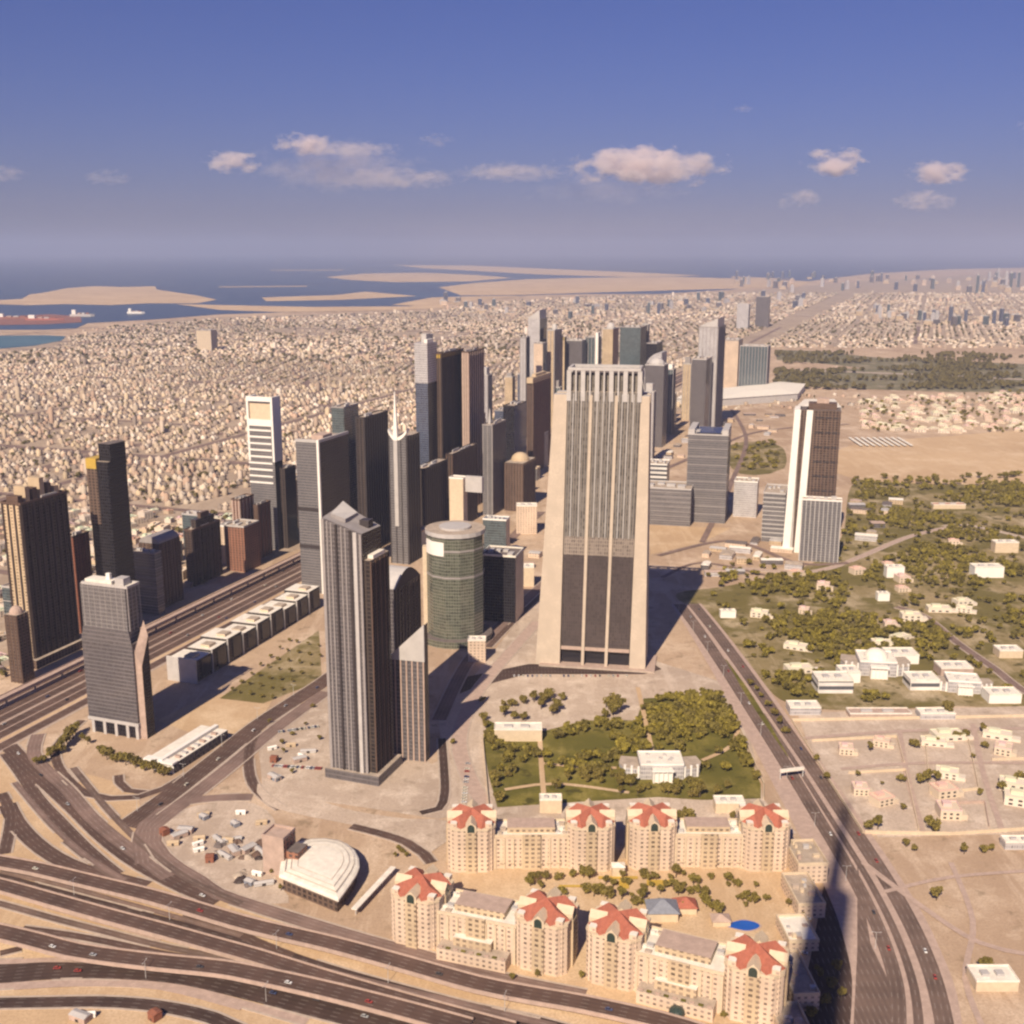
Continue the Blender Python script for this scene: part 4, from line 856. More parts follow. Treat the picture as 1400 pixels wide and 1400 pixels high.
# --- the supertall tower the view is taken from: it stands just behind, and its shadow lies along the right hand highway
def supertall():
    o = root('supertall_tower', 'slender stepped supertall tower whose long shadow crosses the right highway', 'tower', -58, -60)
    for i in range(11):
        z0, z1 = (0 if i == 0 else i*62+20), (i+1)*62+20; r = 30-1.5*i
        MB().cyl(0, 0, r*.95, z0, z1, 12, 0, 1).build('core_tier', [F_['greywin'], M['grey']], o)
        for k in range(3):
            aa = R(90+120*k+15); L = max(3, 46-5.2*i-1.6*((i+k) % 3))
            if i > 8: continue
            MB().box(r*.3, L, -r*.32, r*.32, z0, z1-14*k, 0, 1, rot=aa).build('wing_tier', [F_['greywin'], M['grey']], o)
    MB().cyl(0, 0, 6, 702, 828, 8, 0, 0, r2=2).build('spire', M['steel'], o)
supertall()
# ------------------------------------------------------------------ the hotel with red crossed roofs
def pavilion(label, u, v, phi, h=35, a=35):
    x, y = G(u, v, h+5); p = R(phi); o = root('hotel_tower', label, 'hotel', x, y, 0, -p, 'red roofed hotel towers')
    ch = 5.5; P = [(-a/2+ch, -a/2), (a/2-ch, -a/2), (a/2, -a/2+ch), (a/2, a/2-ch), (a/2-ch, a/2), (-a/2+ch, a/2), (-a/2, a/2-ch), (-a/2, -a/2+ch)]
    MB().prism(P, 0, h, 0, 1).build('shaft', [F_['creamwin'], M['roofwhite']], o)
    MB().box(-4, 4, -a/2-1.4, a/2+1.4, 0, h-2, 0, 0).build('centre_bay', F_['tanwin'], o)
    MB().box(-a/2-1.4, a/2+1.4, -4, 4, 0, h-2, 0, 0).build('centre_bay', F_['tanwin'], o)
    for sx in (-1, 1):
        for sy in (-1, 1): MB().box(sx*(a/2-4.6)-2.4, sx*(a/2-4.6)+2.4, sy*(a/2-4.6)-2.4, sy*(a/2-4.6)+2.4, 0, h+3.5, 0, 1).build('corner_turret', [F_['creamwin'], M['roofwhite']], o)
    MB().prism([(q*1.025, w*1.025) for q, w in P], h-1.2, h+.6, 0, 0, bottom=True).build('cornice', M['cream'], o)
    # four hipped red lobes on the diagonals
    for k in range(4):
        aa = R(45+90*k); m = MB(); L, wd, t = a*.52, a*.215, 8.5
        q = lambda r_, s, z: (r_*math.cos(aa)-s*math.sin(aa), r_*math.sin(aa)+s*math.cos(aa), z)
        m.v = [q(0, -wd, h+.5), q(L, -wd, h+.5), q(L, wd, h+.5), q(0, wd, h+.5), q(0, 0, h+t), q(L*.72, 0, h+t*.82)]
        for f in ((0, 1, 5, 4), (1, 2, 5), (2, 3, 4, 5)): m.face(f)
        m.build('roof', M['red'], o)
    for k in range(4):
        aa = R(90*k); g = MB(); q = lambda r_, s, z: (r_*math.cos(aa)-s*math.sin(aa), r_*math.sin(aa)+s*math.cos(aa), z)
        wd = 4.0; r0, r1 = a*.2, a/2+.9
        g.v = [q(r0, -wd, h-3), q(r1, -wd, h-3), q(r1, wd, h-3), q(r0, wd, h-3), q(r0, -wd, h+2.4), q(r1, -wd, h+2.4), q(r1, wd, h+2.4), q(r0, wd, h+2.4), q(r0, 0, h+6.2), q(r1, 0, h+6.2)]
        g.face((0, 1, 5, 4)); g.face((2, 3, 7, 6)); g.face((1, 2, 6, 9, 5)); g.face((3, 0, 4, 8, 7)); g.face((5, 9, 8, 4)); g.face((6, 7, 8, 9))
        gb = g.build('gable', M['cream'], o)
        w = MB(); n = 8; pts = [(-2.6, h-2.5), (2.6, h-2.5)]+[(2.6*math.cos(math.pi*i/n), h+1.5+2.8*math.sin(math.pi*i/n)) for i in range(n+1)]
        w.v = [q(r1+.25, s, z) for s, z in pts]; w.face(range(len(pts))); w.build('arched_window', M['greenglass'], gb)
    return x, y
HP = [pavilion(l, u, v, p) for l, u, v, p in (
    ('red roofed hotel tower, first from the left in the rear row', 645, 1110, 0), ('red roofed hotel tower, second from the left in the rear row', 807, 1109, 0),
    ('red roofed hotel tower, third from the left in the rear row', 891, 1108, 0), ('red roofed hotel tower at the right end of the rear row', 1044, 1109, 0),
    ('red roofed hotel tower, first from the left in the front row', 577, 1202, 20), ('red roofed hotel tower, second from the left in the front row', 748, 1234, 20),
    ('red roofed hotel tower, third from the left in the front row', 846, 1252, 20), ('red roofed hotel tower at the right end of the front row', 1036, 1297, 20))]
def wing(label, p, q, depth, h, off=0, shift=(0, 0)):
    x0, y0 = p; x1, y1 = q; L = math.dist(p, q); ang = math.atan2(y1-y0, x1-x0); x, y = (x0+x1)/2+shift[0], (y0+y1)/2+shift[1]
    o = root('hotel_wing', label, 'hotel', x, y, 0, ang, 'hotel wings')
    a = L-33
    MB().box(-a*.32, a*.32, -depth*.28, depth*.34, h-.1, h+4.5, 0, 1).build('penthouse', [F_['tanwin'], M['conc_pink']], o)
    MB().box(-a*.12, a*.12, -depth/2-2.2, -depth/2-.95, 0, h+2.5, 0, 1).build('centre_bay', [F_['tanwin'], M['cream']], o)
    MB().box(-a/2, a/2, -depth/2, depth/2, 0, h, 0, 1).build('body', [F_['creamwin'], M['roofwhite']], o)
    parapet(a, depth, h, 1.6, .7, .3).build('parapet', M['cream'], o)
    for sg in (-1, 1):
        fp = MB(); n = int(a/6.5)
        for i in range(n+1): X = -a/2+.8+(a-1.6)*i/n; y0_, y1_ = sorted((sg*(depth/2-.1), sg*(depth/2+.9))); fp.box(X-.75, X+.75, y0_, y1_, 0, h-1, 0, 0)
        fp.build('facade_piers', M['cream'], o)
    r = random.Random(int(a)); 
    for i in range(int(a/6)):
        X, Y = r.choice((-1, 1))*r.uniform(a*.34, a*.46), r.uniform(-depth*.35, depth*.35); s = r.uniform(1, 2.4)
        MB().box(X-s, X+s, Y-s*.7, Y+s*.7, h-.1, h+r.uniform(1, 2.6), 0, 0).build('roof_unit', M[r.choice(('palegrey', 'roofwhite', 'concrete'))], o)
    for i in range(int(a/7)):
        X = -a/2+4+i*7; MB().box(X, X+4, -depth/2-1.8, -depth/2-.95, 5, 5.9, 0, 0, bottom=True).build('balcony', M['cream'], o)
wing('cream hotel wing joining the two left towers of the rear row', HP[0], HP[1], 24, 26)
wing('cream hotel wing joining the two right towers of the rear row', HP[2], HP[3], 24, 26)
wing('cream hotel wing joining the two left towers of the front row', HP[4], HP[5], 28, 27)
wing('cream hotel wing joining the two right towers of the front row', HP[6], HP[7], 30, 27)
def sidewing():
    for j, (u, v, L, w, h, rf) in enumerate(((1102, 1166, 34, 22, 15, 'roof'), (1098, 1216, 40, 19, 10, 'roof'), (1090, 1270, 30, 20, 7, 'roofwhite'), (1088, 1330, 44, 16, 11, 'roof'), (1080, 1392, 26, 18, 8, 'roof'))):
        x, y = G(u, v, h); o = root('hotel_block', f'low cream block beside the right highway, {ordw(j)} from the rear', 'hotel', x, y, 0, .06, 'low hotel blocks')
        MB().box(-w/2, w/2, -L/2, L/2, 0, h, 0, 1).build('body', [F_['creamwin'], M[rf]], o); parapet(w, L, h).build('parapet', M['cream'], o)
        r = random.Random(j+5)
        for k in range(7): X, Y = r.uniform(-w*.35, w*.35), r.uniform(-L*.4, L*.4); s_x = r.uniform(.8, 2.4); MB().box(X-s_x, X+s_x, Y-1.2, Y+1.4, h-.1, h+r.uniform(1, 3), 0, 0).build('roof_unit', M[r.choice(('palegrey', 'cream', 'concrete', 'conc_pink'))], o)
    for k, (u0, v0, u1, v1) in enumerate(((818, 1199, 872, 1203), (846, 1203, 860, 1216), (884, 1204, 918, 1212), (764, 1211, 796, 1214))):
        patch('flower_bed', [(u0, v0), (u1, v0), (u1, v1), (u0, v1)], M['gold'], .4, 1, False)
    for j, (p, q) in enumerate(((HP[4], HP[5]), (HP[6], HP[7]))):
        dx, dy = q[0]-p[0], q[1]-p[1]; L = math.hypot(dx, dy); nx_, ny_ = dy/L, -dx/L; cx0, cy0 = (p[0]+q[0])/2+nx_*20, (p[1]+q[1])/2+ny_*20
        o = root('hotel_terrace', ('stepped cream terrace with planters below the left front wing', 'stepped cream terrace with a glass porch below the right front wing')[j], 'terrace', cx0, cy0, 0, math.atan2(dy, dx)); a = L-40
        MB().box(-a/2, a/2, -5, 5, 0, 9, 0, 1).build('terrace_deck', [F_['creamwin'], M['roof']], o); MB().box(-a*.3, a*.25, 1, 6.2, 8.9, 15, 0, 1).build('upper_step', [F_['tanwin'], M['roofwhite']], o)
        for k in range(9):
            X = -a*.45+a*.9*k/8; MB().box(X-1.5, X+1.5, -4.4, -3, 9, 9.9, 0, 0).build('planter', M['lawn' if k % 2 else 'conc_pink'], o)
        if j: MB().dome(a*.05, -7, 5, 3, 3.5, 12).build('glass_porch', M['greenglass'], o)
sidewing()
def kiosk(label, u, v, a, h, mat, rh, cat='pavilion', wall='cream', name='garden_pavilion', rot=0):
    x, y = G(u, v); o = root(name, label, cat, x, y, 0, rot)
    MB().prism(rect(a, a*.8), 0, h, 0, None).build('wall', F_.get(wall) or M[wall], o)
    P = rect(a*1.12, a*.92); MB().prism(P, h, h+rh, 0, 0, top=[(x_*.12, y_*.12) for x_, y_ in P], bottom=True).build('roof', M[mat], o)
kiosk('small courtyard pavilion with a red hipped roof', 936, 1244, 15, 5, 'red', 5)
kiosk('courtyard hall with a slate grey hipped roof', 905, 1252, 20, 7, 'slate', 6)
kiosk('cream gatehouse between the middle towers of the rear row', 845, 1196, 9, 8, 'roofwhite', 2)
kiosk('pink roofed bath house beside the pool', 985, 1262, 12, 4, 'conc_pink', 3)
po = root('swimming_pool', 'bright blue kidney shaped pool in the hotel courtyard', 'pool', *G(1016, 1266))
m = MB(); m.cyl(0, 0, 1, 0, 1, 20); P = [(9*math.cos(t)*(1+.25*math.cos(2*t)), 6*math.sin(t)*(1+.2*math.cos(t))) for t in np.linspace(0, 2*math.pi, 24, endpoint=False)]
MB().prism([(x*1.15, y*1.18) for x, y in P], .2, .55, 0, 0).build('surround', M['conc_pink'], po); MB().prism(P, .3, .6, 0, 0).build('water', M['blue'], po)
rr0 = random.Random(77)
RXa = np.concatenate([p for p, w in ROADS]); RWa = np.concatenate([np.full(len(p), w) for p, w in ROADS])
# ------------------------------------------------------------------ single low buildings
def lowhall():
    x, y = G(425, 1232); o = root('fan_roofed_hall', 'fan shaped hall with a broad pale curved roof, beside the lower left highways', 'hall', x, y)
    T = [(383, 1196), (392, 1160), (425, 1146), (462, 1148), (484, 1162), (490, 1184), (478, 1206), (462, 1228)]
    P = [(a-x, b-y) for a, b in (G(u, v, 13) for u, v in [(462, 1228), (383, 1200)][:1]+T[::-1])]
    P = smooth([(a-x, b-y) for a, b in (G(u, v, 13) for u, v in T)], 8, False)
    ar = sum(P[i][0]*P[(i+1) % len(P)][1]-P[(i+1) % len(P)][0]*P[i][1] for i in range(len(P)))
    if ar < 0: P = P[::-1]
    cxx, cyy_ = np.mean(P, axis=0)
    sc = lambda k: [(cxx+(a-cxx)*k, cyy_+(b-cyy_)*k) for a, b in P]
    MB().prism(sc(.94), 0, 11, 0, None).build('wall', F_['brownwin'], o)
    MB().prism(sc(1.03), 11, 12.4, 0, None, bottom=True).prism(sc(1.03), 12.4, 13.2, 0, None, top=sc(.98)).prism(sc(.98), 13.2, 14.6, 0, None, top=sc(.72)).prism(sc(.72), 14.6, 15.2, 0, 0, top=sc(.35)).build('roof', M['roofwhite'], o)
    for k in (.9, .76, .6): MB().prism(sc(k), 14.3 if k > .85 else 14.9, 15.05 if k > .7 else 15.2, 0, None, top=sc(k-.012)).build('roof_seam', M['concrete'], o)
    b = root('lift_block', 'pink stone block standing behind the fan roofed hall', 'building', *G(378, 1194), 0, -R(20)); 
    MB().box(-9, 9, -3, 14, 0, 30, [2, 0, 0, 0], 1).build('shaft', [F_['rustwin'], M['conc_pink'], M['conc_pink']], b); parapet(18, 17, 30).build('parapet', M['conc_pink'], b).location = (0, 5.5, 0)
    MB().box(9.2, 19, 0, 14, 0, 20, 0, 1).build('side_block', [F_['rustwin'], M['roofdark']], b)
lowhall()
def canopy():
    o = root('ramp_canopy', 'long white canopy over the ramp beside the fan roofed hall', 'canopy', *G(510, 1210)); x, y = o.location[:2]
    a, b = G(484, 1244, 5), G(538, 1186, 5); q = MB(); d = np.array((b[0]-a[0], b[1]-a[1])); L = np.linalg.norm(d); d /= L; n_ = np.array((-d[1], d[0]))
    Q = [np.array(a)-n_*2.2, np.array(b)-n_*2.2, np.array(b)+n_*2.2, np.array(a)+n_*2.2]
    q.prism([(p[0]-x, p[1]-y) for p in Q], 5, 5.8, 0, 0, bottom=True).build('roof', M['roofwhite'], o)
    for t in np.linspace(.04, .96, 8): p = np.array(a)+d*L*t-np.array((x, y)); MB().cyl(p[0], p[1], .4, 0, 5, 8).build('post', M['palegrey'], o)
canopy()
# long terraced building left of the ribbed tower
def terrace():
    p, q = np.array(G(268, 934)), np.array(G(438, 830)); d = q-p; L = np.linalg.norm(d); d /= L; ang = math.atan2(d[1], d[0]); c = (p+q)/2
    o = root('terrace_building', 'long low dark fronted block with pale stepped roofs, beside the wide left highway', 'building', c[0], c[1], 0, ang); n = 9; w = L/n; dp = 34
    for i in range(n):
        x = -L/2+i*w; h = 24+(i % 3)*2.2
        MB().box(x+.3, x+w-.3, 0, dp-(i % 2)*4, 0, h, 0, 1).build('bay', [F_['dkribs'], M['roofwhite']], o)
        MB().box(x+w*.2, x+w*.6, 6, dp*.5, h-.1, h+3, 0, 1).build('roof_house', [M['cream'], M['roof']], o)
        MB().box(x-.2, x+1.0, -1.6, -.1, 0, h+1.2, 0, 0).build('pier', M['palegrey'], o)
        MB().box(x+w*.35, x+w*.9, -1.0, -.05, 4, h-2, 0, 0).build('bay_window', M['blackglass'], o)
    MB().box(-L/2-1.6, -L/2+.2, -2, dp, 0, 27, 0, 1).build('end_wall', [M['palegrey'], M['roofwhite']], o)
terrace()
def palehall():
    p, q = np.array(G(238, 1058)), np.array(G(312, 1010)); d = q-p; L = np.linalg.norm(d); ang = math.atan2(d[1], d[0]); c = (p+q)/2
    o = root('low_hall', 'low long hall with white end and rows of roof units, below the stepped grey tower', 'hall', c[0], c[1], 0, ang); w = 30
    MB().box(-L/2, L/2, 0, w, 0, 9, [0, 0, 0, 2], 1).build('body', [F_['mauvewin'], M['roofwhite'], M['white']], o)
    MB().box(-L/2-1.2, L/2+1, w*.36, w*.5, 8.9, 12, 0, 0).build('roof_ridge', M['white'], o)
    MB().box(-L/2-2.5, -L/2+5, -1, w+1, 8.9, 10.6, 0, 0).build('roof_edge', M['white'], o)
    for i in range(7): MB().box(-L*.35+i*L*.11, -L*.35+i*L*.11+3, 2.5, 8, 9, 11, 0, 0).build('roof_unit', M['palegrey' if i % 2 else 'conc_pink'], o)
    for i in range(12): MB().box(-L/2+2+i*L/12, -L/2+3+i*L/12, -.8, -.05, 0, 8.4, 0, 0).build('pier', M['darkgrey'], o)
palehall()
# palace in the walled garden, and the white palace in the park
def palace(label, u, v, w, dp, h, dome=0, seed=1, rot=0, wings=2):
    x, y = G(u, v); o = root('palace', label, 'villa', x, y, 0, rot); r = random.Random(seed)
    MB().box(-w*.26, w*.26, 0, dp*.7, 0, h*1.25, 0, 1).build('main_block', [F_['palewin'], M['roofwhite']], o); parapet(w*.52, dp*.7, h*1.25, 1.2, .6, .3).build('parapet', M['white'], o).location = (0, dp*.35, 0)
    for s in (-1, 1):
        P = [(s*w*.26+s*.1, dp*.05), (s*w*.46, dp*.16), (s*w*.5, dp*.4), (s*w*.46, dp*.72), (s*w*.26+s*.1, dp*.66)]
        if s < 0: P = P[::-1]
        MB().prism(P, 0, h*.8, 0, 1).build('wing', [F_['palewin'], M['roofwhite']], o)
        MB().prism([(a+(.3*s), b) for a, b in P], h*.8, h*.8+.9, 0, 0).build('wing_roof', M['roof'], o)
        for i in range(3): MB().cyl(s*w*(.28+.08*i), dp*(.07+.05*i), 1.2, 0, h, 10, 0, 0).build('turret', M['white'], o)
    MB().box(-w*.12, w*.12, -dp*.16, -.05, 0, h*1.02, 0, 1).build('portico', [M['white'], M['roofwhite']], o)
    for i in range(5): MB().cyl(-w*.11+i*w*.055, -dp*.19, .5, 0, h, 8, 0, 0).build('column', M['white'], o)
    MB().box(-w*.13, w*.13, -dp*.22, -dp*.161, h*.98, h*1.12, 0, 0, bottom=True).build('entablature', M['white'], o)
    if dome: MB().dome(0, dp*.35, dome, h*1.25, dome*.75, 16).build('dome', M['roofwhite'], o)
    for i in range(6): X, Y = r.uniform(-w*.2, w*.2), r.uniform(dp*.1, dp*.6); MB().box(X-1.5, X+1.5, Y-1, Y+1, h*1.25-.1, h*1.25+1.6, 0, 0).build('roof_unit', M['palegrey'], o)
palace('white palace with curved wings in the walled green garden', 905, 1066, 72, 38, 11, 0, 1)
palace('largest white palace with a low dome, in the park right of the highway', 1200, 925, 74, 50, 13, 13, 2, R(-8))
palace('white palace with flat roof at the right of the park, beside the domed palace', 1318, 948, 62, 36, 10, 0, 3, R(-10))
def block(label, u0, v, u1, vt, dp, wall='palewin', rf='roofwhite', name='low_building', cat='building', rot=0):
    y = Yg(v); x0, _ = G(u0, v); x1, _ = G(u1, v); h = ztop(y, vt); o = root(name, label, cat, (x0+x1)/2, y, 0, rot); a = x1-x0
    MB().box(-a/2, a/2, 0, dp, 0, h, 0, 1).build('wall', [F_.get(wall) or M[wall], M[rf]], o); parapet(a, dp, h, 1, .5, .2).build('parapet', M['roofwhite'], o).location = (0, dp/2, 0)
    for k in range(2): MB().box(-a*.3+k*a*.35, -a*.12+k*a*.35, dp*.3, dp*.6, h-.1, h+2, 0, 0).build('roof_house', M['palegrey'], o)
block('square white villa block left of the domed palace', 1118, 948, 1166, 931, 26, 'whitestripe')
block('white wing joined to the left of the domed palace', 1150, 934, 1176, 920, 22, 'white')
block('white wing joined behind the domed palace', 1214, 908, 1256, 896, 24, 'white')
block('stepped white block between the two park palaces', 1244, 944, 1284, 930, 24, 'whitestripe')
block('pale pink block behind the flat roofed palace', 1286, 926, 1330, 914, 22, 'conc_pink')
block('low white court block right of the flat roofed palace', 1352, 962, 1396, 950, 20, 'white')
block('pale block on the lawn at the right of the park', 1366, 900, 1398, 890, 18, 'cream')
block('low pale shed below the square white villa block', 1080, 978, 1122, 968, 18)
block('long pink roofed shed along the sandy lane', 1162, 982, 1246, 976, 14, 'conc_pink', 'conc_pink')
block('long pale shed right of the pink roofed shed', 1258, 984, 1306, 976, 14)
block('white garden building at the upper left of the walled garden', 676, 1014, 741, 998, 16, 'cream')
block('white shed at the lower right edge', 1334, 1356, 1392, 1342, 16, 'cream')
block('white shed at the right edge by the sandy lot', 1374, 1162, 1420, 1152, 10)
block('cream block behind the left wing of the rear hotel row', 738, 1112, 768, 1094, 10, 'cream')
block('low pale roofed block beside the fourth rear hotel tower', 978, 1112, 1018, 1098, 12, 'cream')
block('pale block at the foot of the beige tower by the avenue', 704, 802, 730, 776, 18, 'cream')
block('tan block by the avenue left of the beige tower', 706, 730, 734, 692, 22, 'creamwin')
block('rust roofed villa in the upper park', 1276, 696, 1320, 690, 14, 'cream', 'red')
block('white villa with terraces in the middle of the park', 1332, 790, 1372, 776, 20, 'white')
block('small white villa in the park below the white-finned tower', 1212, 790, 1236, 776, 14, 'white')
block('white cottage among the park trees', 1200, 822, 1216, 812, 10, 'white')
block('round ended cream villa at the right of the park', 1360, 756, 1392, 742, 16, 'cream')
block('small white lodge beside the upper end of the right highway', 985, 845, 1006, 836, 9, 'white')
for k in range(9):
    x, y = G(1178+8.6*k, 611); o = root('parking_canopy', f'white parking canopy in the row by the bare field, {ordw(k)} from the left', 'canopy', x, y, 0, -.05, 'parking canopies')
    MB().box(-3.5, 3.5, 0, 120, 3, 3.5, 0, 0, bottom=True).build('roof', M['roofwhite'], o)
    for q in range(6): MB().box(-.2, .2, 6+q*21, 6.4+q*21, 0, 3, 0, 0).build('post', M['palegrey'], o)
block('tan building on the left bank of the avenue', 640, 905, 664, 876, 14, 'creamwin')
# low sheds and depots on the open ground right of the beige tower
SHZ = []
for P_, n_ in (([(900, 610), (1000, 560), (1080, 570), (1070, 600), (1000, 600), (905, 640)], 18), ([(1000, 745), (1060, 730), (1160, 775), (1080, 780), (960, 790), (920, 775)], 16), ([(1160, 690), (1240, 680), (1220, 730), (1165, 760)], 9), ([(590, 900), (640, 860), (700, 815), (735, 760), (700, 690), (735, 670), (600, 830)], 9)):
    c = t = 0
    while c < n_ and t < 900:
        t += 1; u = rr0.uniform(min(p[0] for p in P_), max(p[0] for p in P_)); v = rr0.uniform(min(p[1] for p in P_), max(p[1] for p in P_))
        if not inpoly(u, v, P_): continue
        x, y = G(u, v)
        if any(math.dist((x, y), q) < 30 for q in SHZ) or any(math.hypot(x-o.location.x, y-o.location.y) < 44 for o in SC.objects if o.parent is None and o.get('category') in ('tower', 'building', 'hall')): continue
        if float((np.hypot(RXa[:, 0]-x, RXa[:, 1]-y)-RWa).min()) < 14: continue
        SHZ.append((x, y)); c += 1
SHZ.sort(key=lambda q: proj(*q)[0])
for j, (x, y) in enumerate(SHZ):
    w, d, h = rr0.uniform(14, 34), rr0.uniform(10, 20), rr0.uniform(4, 9); o = root('shed', f'low shed on the open ground near the beige tower, {ordw(j)} from the left', 'shed', x, y, 0, -PHI+rr0.choice((0, .3, 1.57)), 'low sheds about the beige tower')
    MB().box(-w/2, w/2, -d/2, d/2, 0, h, 0, None).build('wall', [F_[('creamwin', 'palewin', 'tanwin', 'mauvewin')[j % 4]]], o)
    MB().prism(rect(w*1.04, d*1.06), h, h+1.6, 0, 0, top=rect(w*1.0, d*.1), bottom=True).build('roof', M[('roofwhite', 'roof', 'conc_pink', 'palegrey', 'roofdark')[j % 5]], o)
# boundary walls
def wallrun(label, px, h=3, mat='cream', w=.6):
    P = [G(u, v) for u, v in px]; x, y = P[0]; o = MB(); 
    for p, q in zip(P, P[1:]):
        L = math.dist(p, q); a = math.atan2(q[1]-p[1], q[0]-p[0]); o.box(0, L, -w/2, w/2, 0, h, 0, 0, rot=a, c=(0, 0)) if 0 else None
        nx_, ny_ = -math.sin(a)*w/2, math.cos(a)*w/2
        o.prism([(p[0]-x-nx_, p[1]-y-ny_), (q[0]-x-nx_, q[1]-y-ny_), (q[0]-x+nx_, q[1]-y+ny_), (p[0]-x+nx_, p[1]-y+ny_)], 0, h, 0, 0)
    tag(o.build('boundary_wall', M[mat], None, (x, y, 0)), label, 'wall')
wallrun('long pale wall along the upper edge of the sandy villa lots', [(1082, 986), (1200, 984), (1420, 980)])
wallrun('pale wall between the villa lots and the empty sandy lot', [(1182, 1140), (1300, 1142), (1420, 1134)])
wallrun('cream wall around the palace garden', [(668, 1104), (660, 1012), (700, 1000)])
wallrun('cream wall along the highway side of the palace garden', [(975, 950), (1006, 984), (1044, 1074), (1044, 1094)])
wallrun('pale wall beside the lane right of the highway', [(1082, 986), (1128, 1060), (1180, 1140)])
wallrun('pale lot wall above the first row of villas', [(1110, 1014), (1226, 1008), (1236, 1044)], 2.6)
wallrun('pale lot wall enclosing the middle villas', [(1160, 1058), (1238, 1054), (1256, 1136)], 2.6)
wallrun('pale lot wall on the right of the villa lots', [(1264, 1008), (1322, 1004), (1338, 1080), (1272, 1086), (1264, 1008)], 2.6)
wallrun('pale lot wall at the right edge of the villa lots', [(1356, 1040), (1420, 1038)], 2.6)
wallrun('pink lot wall by the last villa row', [(1284, 1100), (1346, 1098), (1352, 1132)], 2.6, 'conc_pink')
def gantry():
    a, b = G(1066, 1066), G(1098, 1062); o = root('sign_gantry', 'pale overhead gantry spanning the right highway', 'gantry', *a)
    L = math.dist(a, b); o.rotation_euler.z = math.atan2(b[1]-a[1], b[0]-a[0])
    MB().box(0, L, -1.2, 1.2, 7, 9.4, 0, 0, bottom=True).build('beam', M['roofwhite'], o)
    for x in (.4, L-.4): MB().cyl(x, 0, .5, 0, 7, 8).build('post', M['steel'], o)
gantry()
RX = np.concatenate([p for p, w in ROADS]); RW = np.concatenate([np.full(len(p), w) for p, w in ROADS])
def clear0(x, y, m=5): return bool((np.hypot(RX[:, 0]-x, RX[:, 1]-y) > RW+m).all())
# ------------------------------------------------------------------ far skyline blocks, works yard, villas, houses
def tone_house(r, far=0):
    b = r.choice(((.58, .46, .34), (.62, .50, .38), (.52, .40, .29), (.72, .62, .52), (.44, .33, .25), (.56, .45, .36), (.60, .47, .32), (.30, .24, .20), (.54, .38, .28), (.68, .57, .45)))
    k = r.uniform(.68, 1.02); return tuple(min(.8, c*k) for c in b)
def housemesh(name, seed, w, d, h, villa=False):
    r = random.Random(seed); m = MB(); c = (.66, .57, .47) if villa and seed % 2 else (.60, .49, .37) if villa else tone_house(r); rc = tuple(min(.8, x*r.uniform(.85, 1.2)) for x in c); dk = (.05, .045, .045)
    m.box(-w/2, w/2, -d/2, d/2, 0, h, 0, 0, tone=c)
    pass
    m.box(-w/2-.1, w/2+.1, -d/2-.1, -d/2+.4, h-.2, h+.8, 0, 0, tone=rc); m.box(-w/2-.1, w/2+.1, d/2-.4, d/2+.1, h-.2, h+.8, 0, 0, tone=rc)
    m.box(-w/2-.1, -w/2+.4, -d/2+.4, d/2-.4, h-.2, h+.8, 0, 0, tone=rc); m.box(w/2-.4, w/2+.1, -d/2+.4, d/2-.4, h-.2, h+.8, 0, 0, tone=rc)
    m.box(-w*.3, w*.1, -d*.1, d*.3, h-.1, h+2.8, 0, 0, tone=rc)
    x = w/2; m.box(x, x+w*.3, -d*.45, d*.2, 0, h*.55, 0, 0, tone=tuple(q*.95 for q in c))
    for f in range(max(1, int(h//3.3))):
        for i in range(3):
            X = -w*.36+i*w*.3; m.box(X, X+w*.13, -d/2-.08, -d/2+.1, f*3.3+1, f*3.3+2.6, 0, 0, tone=dk, bottom=True)
            Y = -d*.36+i*d*.3; m.box(w/2-.1, w/2+.08, Y, Y+d*.13, max(h*.56, f*3.3+1), max(h*.56, f*3.3+1)+1.6, 0, 0, tone=dk, bottom=True)
    return m.mesh(name, [M['house']])
HM = [housemesh('house', i, *wh) for i, wh in enumerate(((15, 13, 7.5), (18, 14, 8), (13, 13, 7), (20, 16, 10.5), (24, 14, 7), (14, 18, 7.5), (28, 18, 13), (16, 12, 4.5), (22, 22, 16), (17, 15, 7.5)))]
def cityok(x, y):
    n_ = (x-SZ0[0])*c_-(y-SZ0[1])*s_
    return n_
sprawl = []   # (x, y, rot, kind)
rr = random.Random(11)
SEA = [(-420, 346), (1150, 346), (1140, 372), (1100, 389), (1000, 399), (900, 405), (800, 406), (720, 409), (640, 417), (600, 425), (480, 430), (300, 437), (210, 443), (120, 450), (104, 457), (95, 462), (90, 470), (46, 480), (0, 484), (-420, 488)]
STREETS = []
for P_, w_ in [(p, w) for p, w in ROADS]: STREETS.append((P_, w_))
RX = np.concatenate([p for p, w in ROADS]); RW = np.concatenate([np.full(len(p), w) for p, w in ROADS])
def clear(x, y, m=5):
    d = np.hypot(RX[:, 0]-x, RX[:, 1]-y); return bool((d > RW+m).all())
